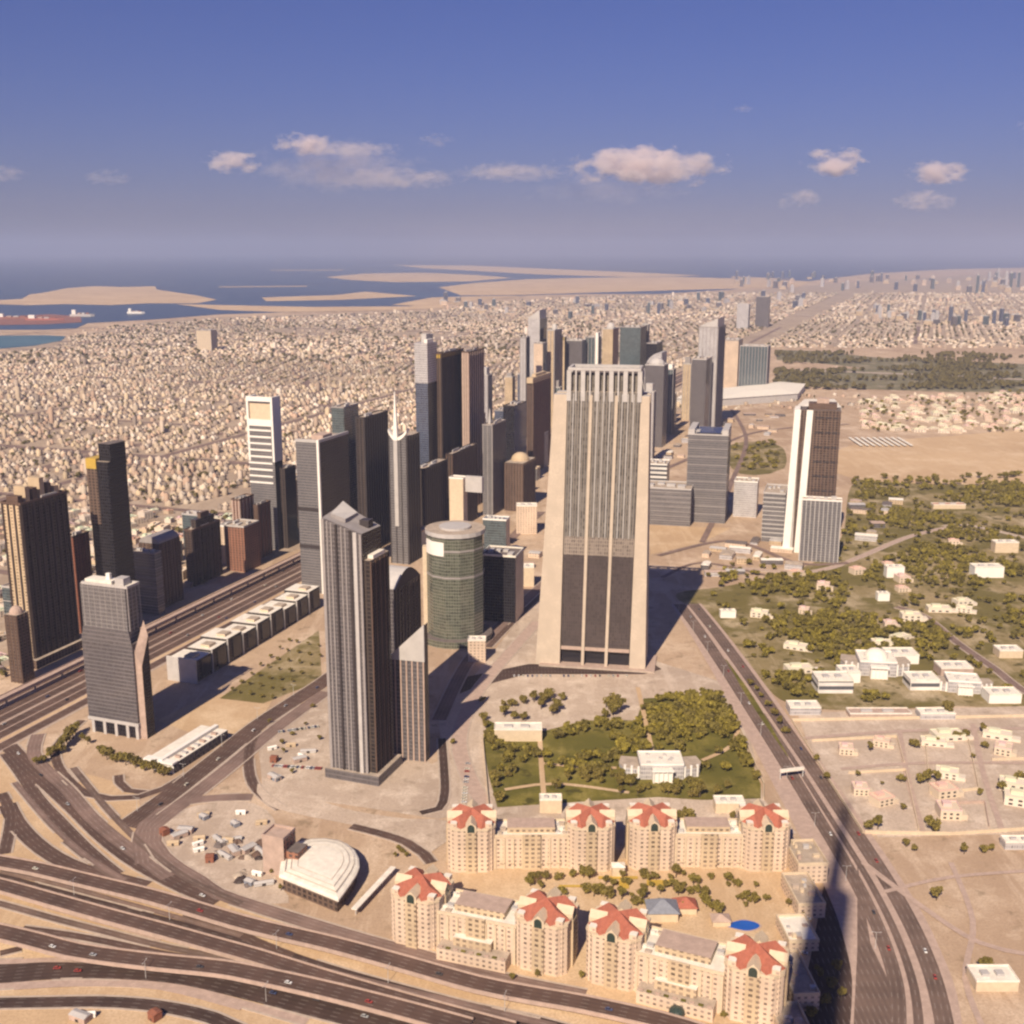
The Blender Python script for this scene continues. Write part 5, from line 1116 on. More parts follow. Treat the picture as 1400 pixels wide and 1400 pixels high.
def district(t0, n0, T_, Nn, s):
    """one quarter: plots in pairs of rows, a lane behind each pair, a street all round"""
    a = rr.choice((0, 0, .22, -.28, .5)); dens = rr.uniform(.72, .97); ca, sa = math.cos(a), math.sin(a); ht = rr.uniform(.8, 1.2)
    if rr.random() < .05 and n0 < -1200: dens = .12
    R_ = math.hypot(T_, Nn)/2; q = -R_; row = 0
    while q < R_:
        p = -R_+rr.uniform(0, s)
        while p < R_:
            tt, nn = p*ca-q*sa, p*sa+q*ca
            if abs(tt) < T_/2-17 and abs(nn) < Nn/2-17 and rr.random() < dens:
                px, py = sz(t0+tt, n0+nn); u, v = proj(px, py)
                if -25 < u < 1425 and 401 < v < 930 and not inpoly(u, v, SEA):
                    n_ = n0+nn
                    ok = n_ < -78 or (n_ > 78 and v < 560 and u > 740 and (v < 476 or u < 1040 and rr.random() < .55 or v > 540 and rr.random() < .25))
                    if ok: sprawl.append((px+rr.uniform(-2, 2), py+rr.uniform(-2, 2), -PHI+a+math.pi/2+rr.choice((0, 0, math.pi/2)), rr.random(), u, v, s, ht))
            p += s*rr.choice((1.0, 1.0, 1.25))
        row += 1; q += s*(1.55 if row % 2 == 0 else .95)
MAJOR = []
tq = 0.0
while tq < 15000:
    y_ = 1027+tq*c_; T_ = 420 if y_ < 6000 else 640
    for nq in range(-24, 24):
        n0 = nq*380.0; x_, yy_ = sz(tq+T_/2, n0+190)
        if yy_ < 900 or yy_ > 13800: continue
        d_ = yy_*CP+H*SP
        if abs(x_) > .52*d_+400: continue
        s = 18 if yy_ < 3000 else 21 if yy_ < 4600 else 27 if yy_ < 7200 else 42
        district(tq+T_/2, n0+190, T_, 380, s)
    tq += T_
villas = []
for P_, n_ in (([(1175, 545), (1420, 535), (1420, 588), (1290, 594), (1180, 588)], 150), ([(1095, 1000), (1400, 990), (1400, 1120), (1210, 1135), (1130, 1060)], 13), ([(1000, 800), (1160, 770), (1250, 700), (1400, 690), (1400, 900), (1100, 930)], 18)):
    c = 0; tries = 0
    while c < n_ and tries < 4000:
        tries += 1; u = rr.uniform(min(p[0] for p in P_), max(p[0] for p in P_)); v = rr.uniform(min(p[1] for p in P_), max(p[1] for p in P_))
        if not inpoly(u, v, P_): continue
        px, py = G(u, v)
        if any(math.dist((px, py), q[:2]) < 22 for q in villas) or not clear(px, py, 14): continue
        villas.append((px, py, rr.uniform(-.5, .5), u, v)); c += 1
MR = 0
for side, off, sd in (('far', -72, 'on the far side of the wide highway'), ('near', 72, 'on the near side of the wide highway'), ('far2', -150, 'in the second row beyond the wide highway'), ('near2', 165, 'in the second row before the wide highway'), ('near3', 250, 'in the third row before the wide highway')):
    L = []
    t = 240 if side[:3] == 'far' else 700 if side == 'near' else 620
    while t < (3300 if side in ('far', 'near') else 2600):
        x, y = sz(t, off+(rr.uniform(-60, 0) if side[:3] == 'far' else rr.uniform(0, 70))); t += rr.uniform(34, 62)
        if all(math.hypot(x-o.location.x, y-o.location.y) > 36 for o in SC.objects if o.parent is None and o.get('category') in ('tower', 'building')) and clear0(x, y, 18) and not (side[:3] != 'far' and (proj(x, y)[0] > 738 or proj(x, y)[1] > (778 if side == 'near' else 740))): L.append((x, y))
    L.sort(key=lambda q: proj(*q)[0])
    for j, (x, y) in enumerate(L):
        a, b, h = rr.uniform(18, 34), rr.uniform(20, 40), rr.choice((18, 24, 30, 38, 52, 66) if side != 'near3' else (12, 18, 24)); i = MR; MR += 1
        wl_ = ('brownwin', 'creamwin', 'greywin', 'tanwin', 'palewin', 'rustwin', 'mauvewin', 'tealwin')[(i*5) % 8]; cn = ('brown', 'cream', 'grey', 'tan', 'pale grey', 'rust red', 'mauve', 'teal')[(i*5) % 8]
        tower(f'{cn} mid-rise block {sd}, {ordw(j)} from the left', dict(x=x, y=y, a=a, b=b, h=h, rot=-PHI, phi=PHI), wl_, None, None, (h/3, .8, .3, 'palegrey') if i % 3 == 0 else None, 'palegrey' if i % 2 else 'cream', name='midrise_block', cat='building', group='mid-rise blocks along the wide highway', pn=3)
def occluders():
    out = []
    for o in SC.objects:
        if o.parent is None and o.get('category') in ('tower', 'hotel', 'building', 'hall', 'villa'): out.append((o.location.x, o.location.y, o.get('label')))
    return out
OCC = occluders()
def clearb(x, y, m): return all(math.hypot(x-a, y-b) > m for a, b, _ in OCC)
SIZEW = {0: 'small', 1: 'broad', 2: 'small', 3: 'tall', 4: 'long', 5: 'deep', 6: 'large', 7: 'flat', 8: 'square', 9: 'plain'}
# the nearest 300 as single houses, the rest of the carpet as one mass
sprawl = [s for s in sprawl if not (s[5] > 640 and not clearb(s[0], s[1], 34))]
vis = sorted([i for i, s in enumerate(sprawl) if -10 < s[4] < 1410], key=lambda i: sprawl[i][1])
own = set(vis[:300]); ZL = {}
LM = [(60, 'left of the bronze tower and beyond it'), (118, 'between the bronze tower and the black tower'), (176, 'just right of the black tower'), (250, 'above the round-topped brown tower'), (312, 'above the squat olive tower'), (345, 'left of the white-crowned tower'), (405, 'right of the white-crowned tower'), (460, 'above the grey panelled tower'), (2000, 'above the middle towers')]
for i in vis[:300]:
    x, y, a, k, u, v, s, ht = sprawl[i]; mi = min(9, int(k*10))
    o = link('house', HM[mi]); o.location = (x, y, .25); o.rotation_euler.z = a; q = .62+.3*((i*37) % 10)/10; o.scale = (q, q, q)
    z = next(t for lim, t in LM if u < lim); ZL.setdefault((SIZEW[mi], z), []).append((u, o))
for (sw, z), L in ZL.items():
    L.sort(key=lambda t: t[0])
    for j, (u, o) in enumerate(L): tag(o, f'{sw} flat-roofed house {z}, {ordw(j)} from the left' if len(L) > 1 else f'{sw} flat-roofed sandy house {z}', 'house', 'sandy houses of the dense quarter')
UB = np.array([(-.5, -.5, 0), (.5, -.5, 0), (.5, .5, 0), (-.5, .5, 0), (-.5, -.5, 1), (.5, -.5, 1), (.5, .5, 1), (-.5, .5, 1)]); UF = np.array([(0, 1, 5, 4), (1, 2, 6, 5), (2, 3, 7, 6), (3, 0, 4, 7), (4, 5, 6, 7)])
def mass(name, label, items, mat, extra=True):
    V, Q, T = [], [], []
    for x, y, a, w, d, h, c in items:
        ca, sa = math.cos(a), math.sin(a)
        for (x0, y0, ww, dd, z0, hh, cc) in ((0, 0, w, d, 0, h, c), (-.1*w, .1*d, w*.4, d*.4, h-.05, 2.6, tuple(q*1.08 for q in c)), (w*.55, -.1*d, w*.3, d*.6, 0, h*.5, tuple(q*.92 for q in c)))[:3 if y < 5200 else 1]:
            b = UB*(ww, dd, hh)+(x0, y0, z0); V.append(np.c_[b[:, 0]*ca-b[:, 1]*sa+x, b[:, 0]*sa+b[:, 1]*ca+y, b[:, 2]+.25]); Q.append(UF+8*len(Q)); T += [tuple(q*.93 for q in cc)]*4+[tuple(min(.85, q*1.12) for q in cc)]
    o = link(name, npmesh(name, np.concatenate(V), np.concatenate(Q), [mat], None, np.array(T))); return tag(o, label, None, None, 'stuff')
items = []
for i, (x, y, a, k, u, v, s, ht) in enumerate(sprawl):
    if i in own: continue
    f = s/21
    w, d = rr.uniform(7, 15)*f, rr.uniform(7, 11)*f; h = rr.choice((5, 6, 6.5, 7.5, 4))*ht*(1.0 if rr.random() < .93 else 1.9)*(1.3 if s > 40 else 1)
    if rr.random() < .018: h *= rr.uniform(2.2, 4)
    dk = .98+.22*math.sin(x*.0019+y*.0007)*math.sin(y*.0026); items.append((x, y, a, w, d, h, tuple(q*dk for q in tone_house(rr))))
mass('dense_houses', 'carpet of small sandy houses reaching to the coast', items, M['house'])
VM = [housemesh('villa', 42+i*3, *wh, True) for i, wh in enumerate(((18, 14, 7.5), (22, 15, 7), (16, 16, 8), (26, 14, 5)))]
VZ = {}
for i, (x, y, a, u, v) in enumerate(villas):
    o = link('villa', VM[i % 4]); o.location = (x, y, .12); o.rotation_euler.z = a; q = .8+.06*(i % 6); o.scale = (q, q, q)
    z = 'on the sandy lots' if v > 960 else 'among the park trees' if v > 640 else 'beyond the bare sandy field'
    VZ.setdefault((('wide', 'long', 'square', 'low')[i % 4], z), []).append((u, o))
for (sw, z), L in VZ.items():
    L.sort(key=lambda t: t[0])
    for j, (u, o) in enumerate(L): tag(o, f'{sw} pale villa {z}, {ordw(j)} from the left', 'villa', 'pale villas right of the highway')
# hazy skyline blocks
SKM = []
for i in range(6):
    m = MB(); w, d, h = ((24, 22, 60), (34, 20, 44), (20, 20, 85), (46, 24, 32), (28, 28, 52), (18, 30, 72))[i]
    F0 = F_[('palewin', 'creamwin', 'bluewin', 'tanwin', 'mauvewin', 'tealwin')[i]]
    m.box(-w/2, w/2, -d/2, d/2, 0, h, 0, 1); m.box(-w*.3, w*.3, -d*.3, d*.3, h-.1, h+6, 1, 1); m.box(-w*.6, w*.6, -d*.6, d*.6, 0, 8, 0, 1); m.box(w*.1, w*.2, 0, d*.1, h+5.9, h+14, 1, 1)
    SKM.append(m.mesh('skyline_block', [F0, M['palegrey']]))
sk = []
for (u0, u1, v0, v1, n_, hs) in ((1000, 1400, 378, 400, 60, 1.25), (1170, 1240, 424, 440, 14, 1.0), (1255, 1320, 436, 448, 14, .9), (1335, 1395, 380, 402, 14, 2.3), (880, 1000, 408, 430, 22, .8), (1340, 1400, 426, 446, 10, .9), (640, 860, 415, 440, 20, .7), (1040, 1100, 405, 425, 14, .9), (600, 660, 410, 425, 8, .8)):
    for i in range(n_): sk.append((rr.uniform(u0, u1), rr.uniform(v0, v1), hs*rr.uniform(.6, 1.3)))
sk.sort()
SG = {}
for i, (u, v, hs) in enumerate(sk):
    x, y = G(u, v)
    o = link('skyline_block', SKM[i % 6]); o.location = (x, y, .6); o.rotation_euler.z = rr.uniform(-.6, .6); w = 1.0+.5*(y > 9000); o.scale = (w, w, hs)
    z = 'near the sea' if u < 880 else 'beyond the beige tower' if u < 1040 else 'above the scrub belt' if v > 402 else 'on the hazy right horizon'
    SG.setdefault((('pale grey', 'cream', 'blue grey', 'tan', 'mauve', 'teal')[i % 6], z), []).append((u, o))
for (c, z), L in SG.items():
    for j, (u, o) in enumerate(L): tag(o, f'distant {c} block {z}, {ordw(j)} such from the left', 'tower block', 'distant blocks in the haze')
# works yard clutter
YM = []
for i, (w, d, h, mt) in enumerate(((8, 3, 3, 'white'), (12, 6, 4, 'conc_pink'), (6, 6, 5, 'rust'), (14, 4, 2.6, 'palegrey'), (9, 4, 3, 'tan'), (7, 5, 3.4, 'slate'))):
    m = MB(); m.box(-w/2, w/2, -d/2, d/2, .3, h, 0, None); m.prism([(-w/2-.3, -d/2-.3), (w/2+.3, -d/2-.3), (w/2+.3, d/2+.3), (-w/2-.3, d/2+.3)], h, h+.9, 1, 1, top=[(-w/2, -.2), (w/2, -.2), (w/2, .2), (-w/2, .2)], bottom=True)
    m.box(-w*.1, w*.1, -d/2-.06, -d/2+.1, .3, 2.3, 2, 2); m.box(-w*.4, w*.4, -d*.4, d*.4, 0, .3, 2, 2)
    YM.append(m.mesh('site_hut', [M[mt], M['palegrey'] if i % 2 else M[mt], M['darkgrey']]))
YZ = {}
for i in range(46):
    if i < 30: u, v = rr.uniform(225, 368), rr.uniform(1112, 1225)
    elif i < 38: u, v = rr.uniform(370, 440), rr.uniform(1000, 1075)
    else: u, v = rr.uniform(60, 300), rr.uniform(1386, 1400)
    x, y = G(u, v)
    if not clear(x, y, 7): continue
    o = link('site_hut', YM[i % 6]); o.location = (x, y, .2); o.rotation_euler.z = rr.uniform(-1, 1)
    z = 'in the works yard' if i < 30 else 'on the forecourt by the ribbed tower' if i < 38 else 'inside the bottom left loop'
    YZ.setdefault((('white', 'pink', 'rust red', 'grey', 'tan', 'slate grey')[i % 6], z), []).append((u, o))
for (c, z), L in YZ.items():
    L.sort(key=lambda t: t[0])
    for j, (u, o) in enumerate(L): tag(o, f'{c} site hut {z}, {ordw(j)} from the left', 'hut', 'site huts')

HP_ = {}
for i in range(16):
    u, v = rr.uniform(285, 372), rr.uniform(1150, 1222); x, y = G(u, v)
    if not clear(x, y, 7): continue
    g = random.Random(300+i); r_ = g.uniform(3, 7); m = MB(); n = 12; rad = [1+.25*g.uniform(-1, 1) for _ in range(n)]
    for k_, (f0, f1, z0, z1) in enumerate(((1, .72, 0, .45), (.72, .4, .45, .8), (.4, .06, .8, 1))):
        m.prism([(r_*f0*rad[j]*math.cos(6.283*j/n), r_*f0*rad[j]*math.sin(6.283*j/n)) for j in range(n)], z0*r_*.55, z1*r_*.55, 0, 0 if k_ == 2 else None, top=[(r_*f1*rad[j]*math.cos(6.283*j/n), r_*f1*rad[j]*math.sin(6.283*j/n)) for j in range(n)])
    mt = ('dkbrown', 'roofdark', 'brown', 'roof')[i % 4]; o = m.build('spoil_heap', M[mt], None, (x, y, .2)); HP_.setdefault(('dark brown', 'dark grey', 'brown', 'pale grey')[i % 4], []).append((u, o))
for c, L in HP_.items():
    L.sort(key=lambda t: t[0])
    for j, (u, o) in enumerate(L): tag(o, f'{c} heap of spoil in the works yard, {ordw(j)} from the left', 'spoil heap', 'spoil heaps')
# ------------------------------------------------------------------ trees
def leafcards(n, blobs, size, seed):
    g = np.random.default_rng(seed); V = np.zeros((n*4, 3)); tone = np.zeros((n, 3))
    wts = np.array([b[3]**2 for b in blobs]); idx = g.choice(len(blobs), n, p=wts/wts.sum()); clump = g.uniform(.15, 1, len(blobs))
    for i in range(n):
        cx0, cy0, cz0, r_ = blobs[idx[i]]; d = g.normal(size=3); d /= np.linalg.norm(d); d[2] *= .75
        c = np.array((cx0, cy0, cz0))+d*r_*g.uniform(.62, 1.06)
        nrm = d+g.normal(size=3)*.7; nrm /= np.linalg.norm(nrm); a = np.cross(nrm, g.normal(size=3)); a /= np.linalg.norm(a); b = np.cross(nrm, a); s = size*g.uniform(.6, 1.3)
        V[4*i:4*i+4] = c+np.array([-a-b*.6, a*.8-b, a+b*.7, -a*.7+b])*s/2
        tone[i] = np.clip(clump[idx[i]]*.6+g.uniform(0, .55), 0, 1)
    return V, np.arange(n*4).reshape(n, 4), tone
def crownblobs(seed, r, h, n=9, flat=.8):
    g = random.Random(seed); out = []
    for i in range(n):
        a, q = g.uniform(0, 6.28), r*.62*math.sqrt(g.random()); rad = r*g.uniform(.30, .52)
        out.append((q*math.cos(a), q*math.sin(a), h+g.uniform(-.45, .5)*r*flat, rad))
    return out
CM, TM = [], []
for i, (r_, h_, n_, fl) in enumerate(((4.2, 5.2, 9, .8), (5.0, 5.6, 11, .6), (3.4, 5.6, 8, 1.2), (4.6, 4.8, 10, .7), (3.0, 4.2, 7, .9))):
    V, Q, T = leafcards(430, crownblobs(20+i, r_, h_, n_, fl), 1.15, 60+i); CM.append(npmesh('crown', V, Q, [M['leaf']], None, T))
    m = MB(); m.cyl(0, 0, .42, 0, h_*.55, 7, 0, None, r2=.26)
    for k in range(4): a = k*1.6+i; m.bar((0, 0, h_*.5), (r_*.45*math.cos(a), r_*.45*math.sin(a), h_*(.95+.1*k)), .2)
    TM.append(m.mesh('trunk', [M['bark']]))
TSPEC = []   # u, v, scale, place
for u, v, s in ((1280, 1231, 1.25), (1187, 1136, 1.1), (1200, 1134, 1.3), (1275, 1138, 1.45), (1270, 1128, 1.2), (1238, 1158, .8), (1250, 1164, .7), (1318, 1168, 1.0), (1344, 1166, .9), (1356, 1164, .9), (1268, 1070, 1.3), (1258, 1072, 1.2), (1280, 1070, 1.2), (1232, 1070, 1.0), (1172, 1062, .9), (1130, 1068, .9), (1116, 1042, .8), (1190, 1028, 1.0), (1250, 1022, 1.25), (1280, 1016, 1.0), (1308, 1012, 1.1), (1320, 1010, 1.1), (1344, 1002, 1.1), (1346, 1024, .9), (1330, 1038, .8), (1298, 979, 1.5), (1294, 972, 1.3), (1345, 1328, 1.1), (1352, 1322, .9), (1206, 1074, .6), (1235, 1108, .7), (1370, 1082, 1.0), (1385, 1074, 1.2), (1395, 1066, 1.1), (1340, 1088, .9)): TSPEC.append((u, v, s, 'on the sandy lots'))
for u, v, s in ((838, 978, 1.7), (832, 970, 1.6), (848, 974, 1.6), (840, 962, 1.5), (826, 982, 1.4), (744, 962, 1.5), (752, 956, 1.4), (730, 960, 1.4), (716, 962, 1.2), (768, 958, 1.4), (762, 972, 1.5), (756, 978, 1.2), (740, 970, 1.2), (700, 966, 1.2), (688, 968, 1.1), (690, 980, 1.3), (704, 984, 1.1), (718, 986, 1.0), (660, 986, 1.2), (664, 995, 1.1), (668, 1014, 1.3), (674, 1020, 1.3), (680, 1026, 1.0), (660, 960, .9), (620, 1018, .9), (714, 985, .9)): TSPEC.append((u, v, s, 'in the palace garden'))
for u, v, s in ((935, 1132, 1.7), (928, 1126, 1.5), (942, 1122, 1.5), (936, 1116, 1.3), (1002, 1122, .9), (725, 1212, 1), (735, 1206, 1.1), (765, 1204, 1), (784, 1200, 1.1), (798, 1200, 1.2), (806, 1202, 1.2), (820, 1222, 1.1), (880, 1202, 1), (897, 1204, 1), (924, 1200, 1.2), (948, 1210, 1.2), (994, 1208, 1.2), (1010, 1212, .9), (974, 1246, 1.3), (984, 1252, 1.2), (966, 1240, 1.1), (878, 1232, 1.3), (870, 1238, 1.2), (884, 1240, 1.1), (812, 1226, 1.1), (1094, 1236, .8), (1096, 1256, .7), (1088, 1280, .7), (1088, 1330, .8), (1078, 1240, .7), (830, 1230, 1.2), (850, 1230, 1.1), (800, 1222, 1.2), (838, 1214, 1.1)): TSPEC.append((u, v, s*.9, 'in the hotel courtyard'))
for i, t in enumerate(np.linspace(0, 1, 15)): TSPEC.append((140+90*t, 1034+26*t+3*(i % 2), 1.25, 'in the hedge below the stepped tower'))
for u, v, s in ((104, 1006, 1.5), (96, 1014, 1.5), (88, 1022, 1.5), (80, 1030, 1.5), (70, 1036, 1.4), (100, 1010, 1.4), (92, 1019, 1.4), (84, 1026, 1.3), (60, 1042, .9), (112, 1012, 1.0), (120, 1018, .9), (50, 1046, .9)): TSPEC.append((u, v, s, 'in the hedge beside the wide highway'))
for r_ in range(5):
    for k in range(7): TSPEC.append((318+14*r_+k*13-(4*r_ % 5), 946-12*r_*.2-k*11.5+r_*5, .6, 'in the car park'))
for u, v in ((368, 990), (400, 1006), (418, 992), (437, 1012), (386, 1018), (388, 1030), (428, 968), (372, 1062), (400, 1058)): TSPEC.append((u, v, .6, 'on the forecourt by the ribbed tower'))
for u, v in ((640, 1302), (652, 1308), (662, 1292), (650, 1288), (700, 1340), (795, 1338), (812, 1342), (990, 1392), (1000, 1390), (735, 1336), (372, 1196), (384, 1218), (550, 1166), (540, 1172), (556, 1172), (545, 1164)): TSPEC.append((u, v, .55, 'along the front of the hotel'))
for u, v in ((1120, 1340), (1135, 1352), (1115, 1365), (1142, 1330), (1128, 1376), (1150, 1368), (1108, 1390)): TSPEC.append((u, v, 1.0, 'in the shade beside the right highway'))
for u, v in ((1040, 955), (1050, 968), (1058, 980), (1066, 992), (1074, 1004), (1034, 946), (1026, 938)): TSPEC.append((u, v, 1.0, 'on the bank below the park'))
nfix = len(TSPEC); acc = []
def scatter(P, n, place, smin, smax, gap, lim=None, excl=()):
    c = t = 0; us = [p[0] for p in P]; vs = [p[1] for p in P]; y0, y1 = Yg(max(vs)), Yg(min(vs))
    while c < n and t < n*40:
        t += 1; y = rr.uniform(y0, y1); d = y*CP+H*SP; x = rr.uniform((min(us)-700)/F*d, (max(us)-700)/F*d); u, v = proj(x, y)
        if not inpoly(u, v, P) or any(inpoly(u, v, e) for e in excl): continue
        # clumps: keep trees where a smooth field is high
        f = math.sin(x*.021+1.3*math.sin(y*.013))+math.sin(y*.024+1.1*math.sin(x*.017)+2)
        if lim is not None and f < lim and rr.random() > .12: continue
        if not clear(x, y, 4) or not clearb(x, y, 30 if v < 960 else 22) or any(abs(x-q[0]) < 14 and abs(y-q[1]) < 12 for q in villas): continue
        acc.append((x, y)); TSPEC.append((u, v, rr.uniform(smin, smax), place)); c += 1
GARD = [(668, 1000), (700, 1010), (742, 1010), (800, 990), (865, 990), (878, 955), (975, 952), (1003, 985), (1038, 1072), (1036, 1090), (960, 1092), (900, 1088), (800, 1094), (680, 1102), (668, 1060)]
LAWN = [(742, 1012), (830, 1006), (850, 1030), (760, 1042)]; PAL = [(852, 1034), (960, 1030), (960, 1072), (852, 1072)]
scatter(GARD, 260, 'in the palace garden', .8, 1.4, 6, -.3, (LAWN, PAL))
scatter([(876, 956), (975, 952), (1000, 985), (1036, 1068), (970, 1000), (880, 1000)], 70, 'in the palace garden', 1.1, 1.6, 6, None, (PAL,))
PARK = [(930, 815), (1000, 802), (1100, 778), (1150, 738), (1178, 658), (1300, 664), (1480, 660), (1500, 955), (1390, 962), (1300, 955), (1180, 962), (1085, 955), (1040, 926), (992, 868), (958, 834)]
scatter(PARK, 2300, 'in the park', .6, 1.35, 6, .1)
scatter([(1165, 655), (1420, 650), (1420, 668), (1300, 672), (1170, 668)], 70, 'along the top of the park', 1.0, 1.6, 6)
scatter([(1175, 545), (1420, 535), (1420, 592), (1180, 590)], 150, 'among the villas beyond the field', .9, 1.5, 6, .1)
scatter([(1000, 606), (1060, 604), (1070, 640), (1010, 648)], 50, 'on the scrub left of the white-finned tower', 1.0, 1.5, 6)
scatter([(722, 1204), (790, 1193), (958, 1197), (1058, 1202), (1056, 1238), (930, 1246), (860, 1232), (800, 1232), (742, 1220)], 60, 'in the hotel courtyard', .5, 1.0, 5)
scatter([(960, 780), (1060, 765), (1100, 772), (980, 805)], 30, 'above the park road', .8, 1.3, 6)
order = sorted(range(len(TSPEC)), key=lambda i: (0 if i < nfix else 1, -TSPEC[i][1]))
TZ = {}
def kindname(s, i): return ('tall ' if s > 1.35 else 'small ' if s < .8 else '')+('olive green spreading tree' if i % 5 in (1, 3) else 'dark green rounded tree' if i % 5 in (0, 4) else 'narrow green tree')
for n_, i in enumerate(order[:300]):
    u, v, s, place = TSPEC[i]; x, y = G(u, v); k = i % 5
    o = root('tree', None, 'tree', x, y, .2, rr.uniform(0, 6.28)); o.scale = (s, s, s*rr.uniform(.9, 1.15))
    link('trunk', TM[k], o); link('crown', CM[k], o); TZ.setdefault((kindname(s, i), place), []).append((u, o))
for (kn, place), L in TZ.items():
    L.sort(key=lambda t: t[0])
    for j, (u, o) in enumerate(L): tag(o, f'{kn} {place}' + (f', {ordw(j)} from the left' if len(L) > 1 else ''), 'tree', 'trees '+place)
# the rest of the trees as one mass of foliage
lo = [leafcards(110, crownblobs(80+i, 4.4, 4.6, 8, .7), 2.0, 90+i) for i in range(4)]
V, Q, T = [], [], []
def addtree(x, y, s, z0=.2):
    v_, q_, t_ = lo[rr.randrange(4)]; a = rr.uniform(0, 6.28); ca, sa = math.cos(a), math.sin(a)
    V.append(np.c_[(v_[:, 0]*ca-v_[:, 1]*sa)*s+x, (v_[:, 0]*sa+v_[:, 1]*ca)*s+y, v_[:, 2]*s+z0]); Q.append(q_+len(Q)*440); w = rr.uniform(.75, 1.25); T.append(np.c_[(.062+.17*t_[:, :1])*w, (.052+.132*t_[:, :1])*w, .010+.026*t_[:, :1]])
for i in order[300:]: u, v, s, p_ = TSPEC[i]; x, y = G(u, v); addtree(x, y, s)
tag(link('tree_foliage', npmesh('tree_foliage', np.concatenate(V), np.concatenate(Q), [M['leafmass']], None, np.concatenate(T))), 'mass of olive green trees filling the park', kind='stuff')
V, Q, T = [], [], []
lo = [leafcards(26, crownblobs(180+i, 4.4, 4.6, 5, .7), 4.0, 190+i) for i in range(4)]
def addtree2(x, y, s):
    v_, q_, t_ = lo[rr.randrange(4)]; V.append(v_*s+(x, y, .3)); Q.append(q_+len(Q)*104); T.append(np.c_[.06+.09*t_[:, :1], .05+.07*t_[:, :1], .02+.02*t_[:, :1]])
for i in range(9000):
    if i < 5200 and sprawl:
        s = sprawl[rr.randrange(len(sprawl))]; addtree2(s[0]+rr.uniform(11, 17), s[1]+rr.uniform(-14, 14), rr.uniform(.6, 1.3)*(1 if s[1] < 4500 else 1.6))
    elif i < 7000:
        u, v = rr.uniform(1060, 1410), rr.uniform(484, 533); f = math.sin(u*.03)+math.sin(v*.5+u*.01)
        if f > -.1 and not (498 < v < 508 and u < 1200): addtree2(*G(u, v), rr.uniform(1.6, 2.8))
tag(link('scattered_foliage', npmesh('scattered_foliage', np.concatenate(V), np.concatenate(Q), [M['leafmass']], None, np.concatenate(T))), 'dark street trees dotted through the distant city', kind='stuff')
# ------------------------------------------------------------------ cars and lamps
KM = []
for i, cc_ in enumerate(((.75, .74, .72), (.42, .42, .43), (.06, .06, .065), (.35, .05, .04), (.7, .66, .55), (.05, .07, .16))):
    pm = plain('car_paint', cc_, .35, .03, .5, .5); m = MB()
    m.prism([(-2.3, -.9), (2.3, -.9), (2.3, .9), (-2.3, .9)], .35, .85, 0, 0, top=[(-2.25, -.86), (2.2, -.86), (2.2, .86), (-2.25, .86)], bottom=True)
    m.prism([(-1.9, -.82), (1.1, -.82), (1.1, .82), (-1.9, .82)], .852, 1.45, 1, 0, top=[(-1.4, -.66), (.45, -.66), (.45, .66), (-1.4, .66)])
    for wx in (-1.45, 1.45):
        for wy in (-.86, .86):
            b = len(m.v); n = 10
            m.v += [(wx+.34*math.cos(t*2*math.pi/n), wy-.1, .34+.34*math.sin(t*2*math.pi/n)) for t in range(n)]+[(wx+.34*math.cos(t*2*math.pi/n), wy+.1, .34+.34*math.sin(t*2*math.pi/n)) for t in range(n)]
            for t in range(n): m.face((b+(t+1) % n, b+t, b+n+t, b+n+(t+1) % n), 2)
            m.face([b+t for t in range(n)], 2); m.face([b+n+t for t in range(n-1, -1, -1)], 2)
    KM.append(m.mesh('car', [pm, M['blackglass'], M['darkgrey']]))
CZ = {}
for key, zp, n_, w, place in (('h1', 6, 5, 6, 'on the uppermost lower left flyover'), ('h2', .4, 6, 7, 'on the dark middle highway at the lower left'), ('h4', 7, 5, 7, 'on the pink parapet flyover'), ('h5', .4, 8, 13, 'on the widest dark road at the lower left'), ('right_near', .4, 12, 9, 'on the outer carriageway of the right highway'), ('right_mid', .4, 9, 8, 'on the inner carriageway of the right highway'), ('blvd', .36, 8, 10, 'on the boulevard left of the ribbed tower'), ('szr_far', .4, 16, 22, 'on the far carriageway of the wide left highway'), ('szr_near', .4, 16, 22, 'on the near carriageway of the wide left highway'), ('c2', .4, 5, 8, 'on the interchange ramp')):
    P = RP[key]; vis_ = [i for i in range(1, len(P)-1) if 0 < proj(*P[i])[0] < 1400 and 400 < proj(*P[i])[1] < 1400 and P[i][1] < 2000]
    if len(vis_) < 4: continue
    for j in range(n_):
        i = vis_[int((j+rr.uniform(.1, .9))/n_*len(vis_))]; x, y = P[i]; dx, dy = P[i+1][0]-P[i-1][0], P[i+1][1]-P[i-1][1]; L = math.hypot(dx, dy)
        of = (rr.randrange(max(1, int(w/3.6)))+.5)*3.6-w/2; k = rr.choice((0, 0, 0, 1, 1, 2, 3, 4, 5))
        o = link('car', KM[k]); o.location = (x-dy/L*of, y+dx/L*of, (zp if zp > 3 else .75)+.02); o.rotation_euler.z = math.atan2(dy, dx)
        CZ.setdefault((('white', 'silver', 'black', 'red', 'cream', 'blue')[k], place), []).append((proj(x, y)[0], o))
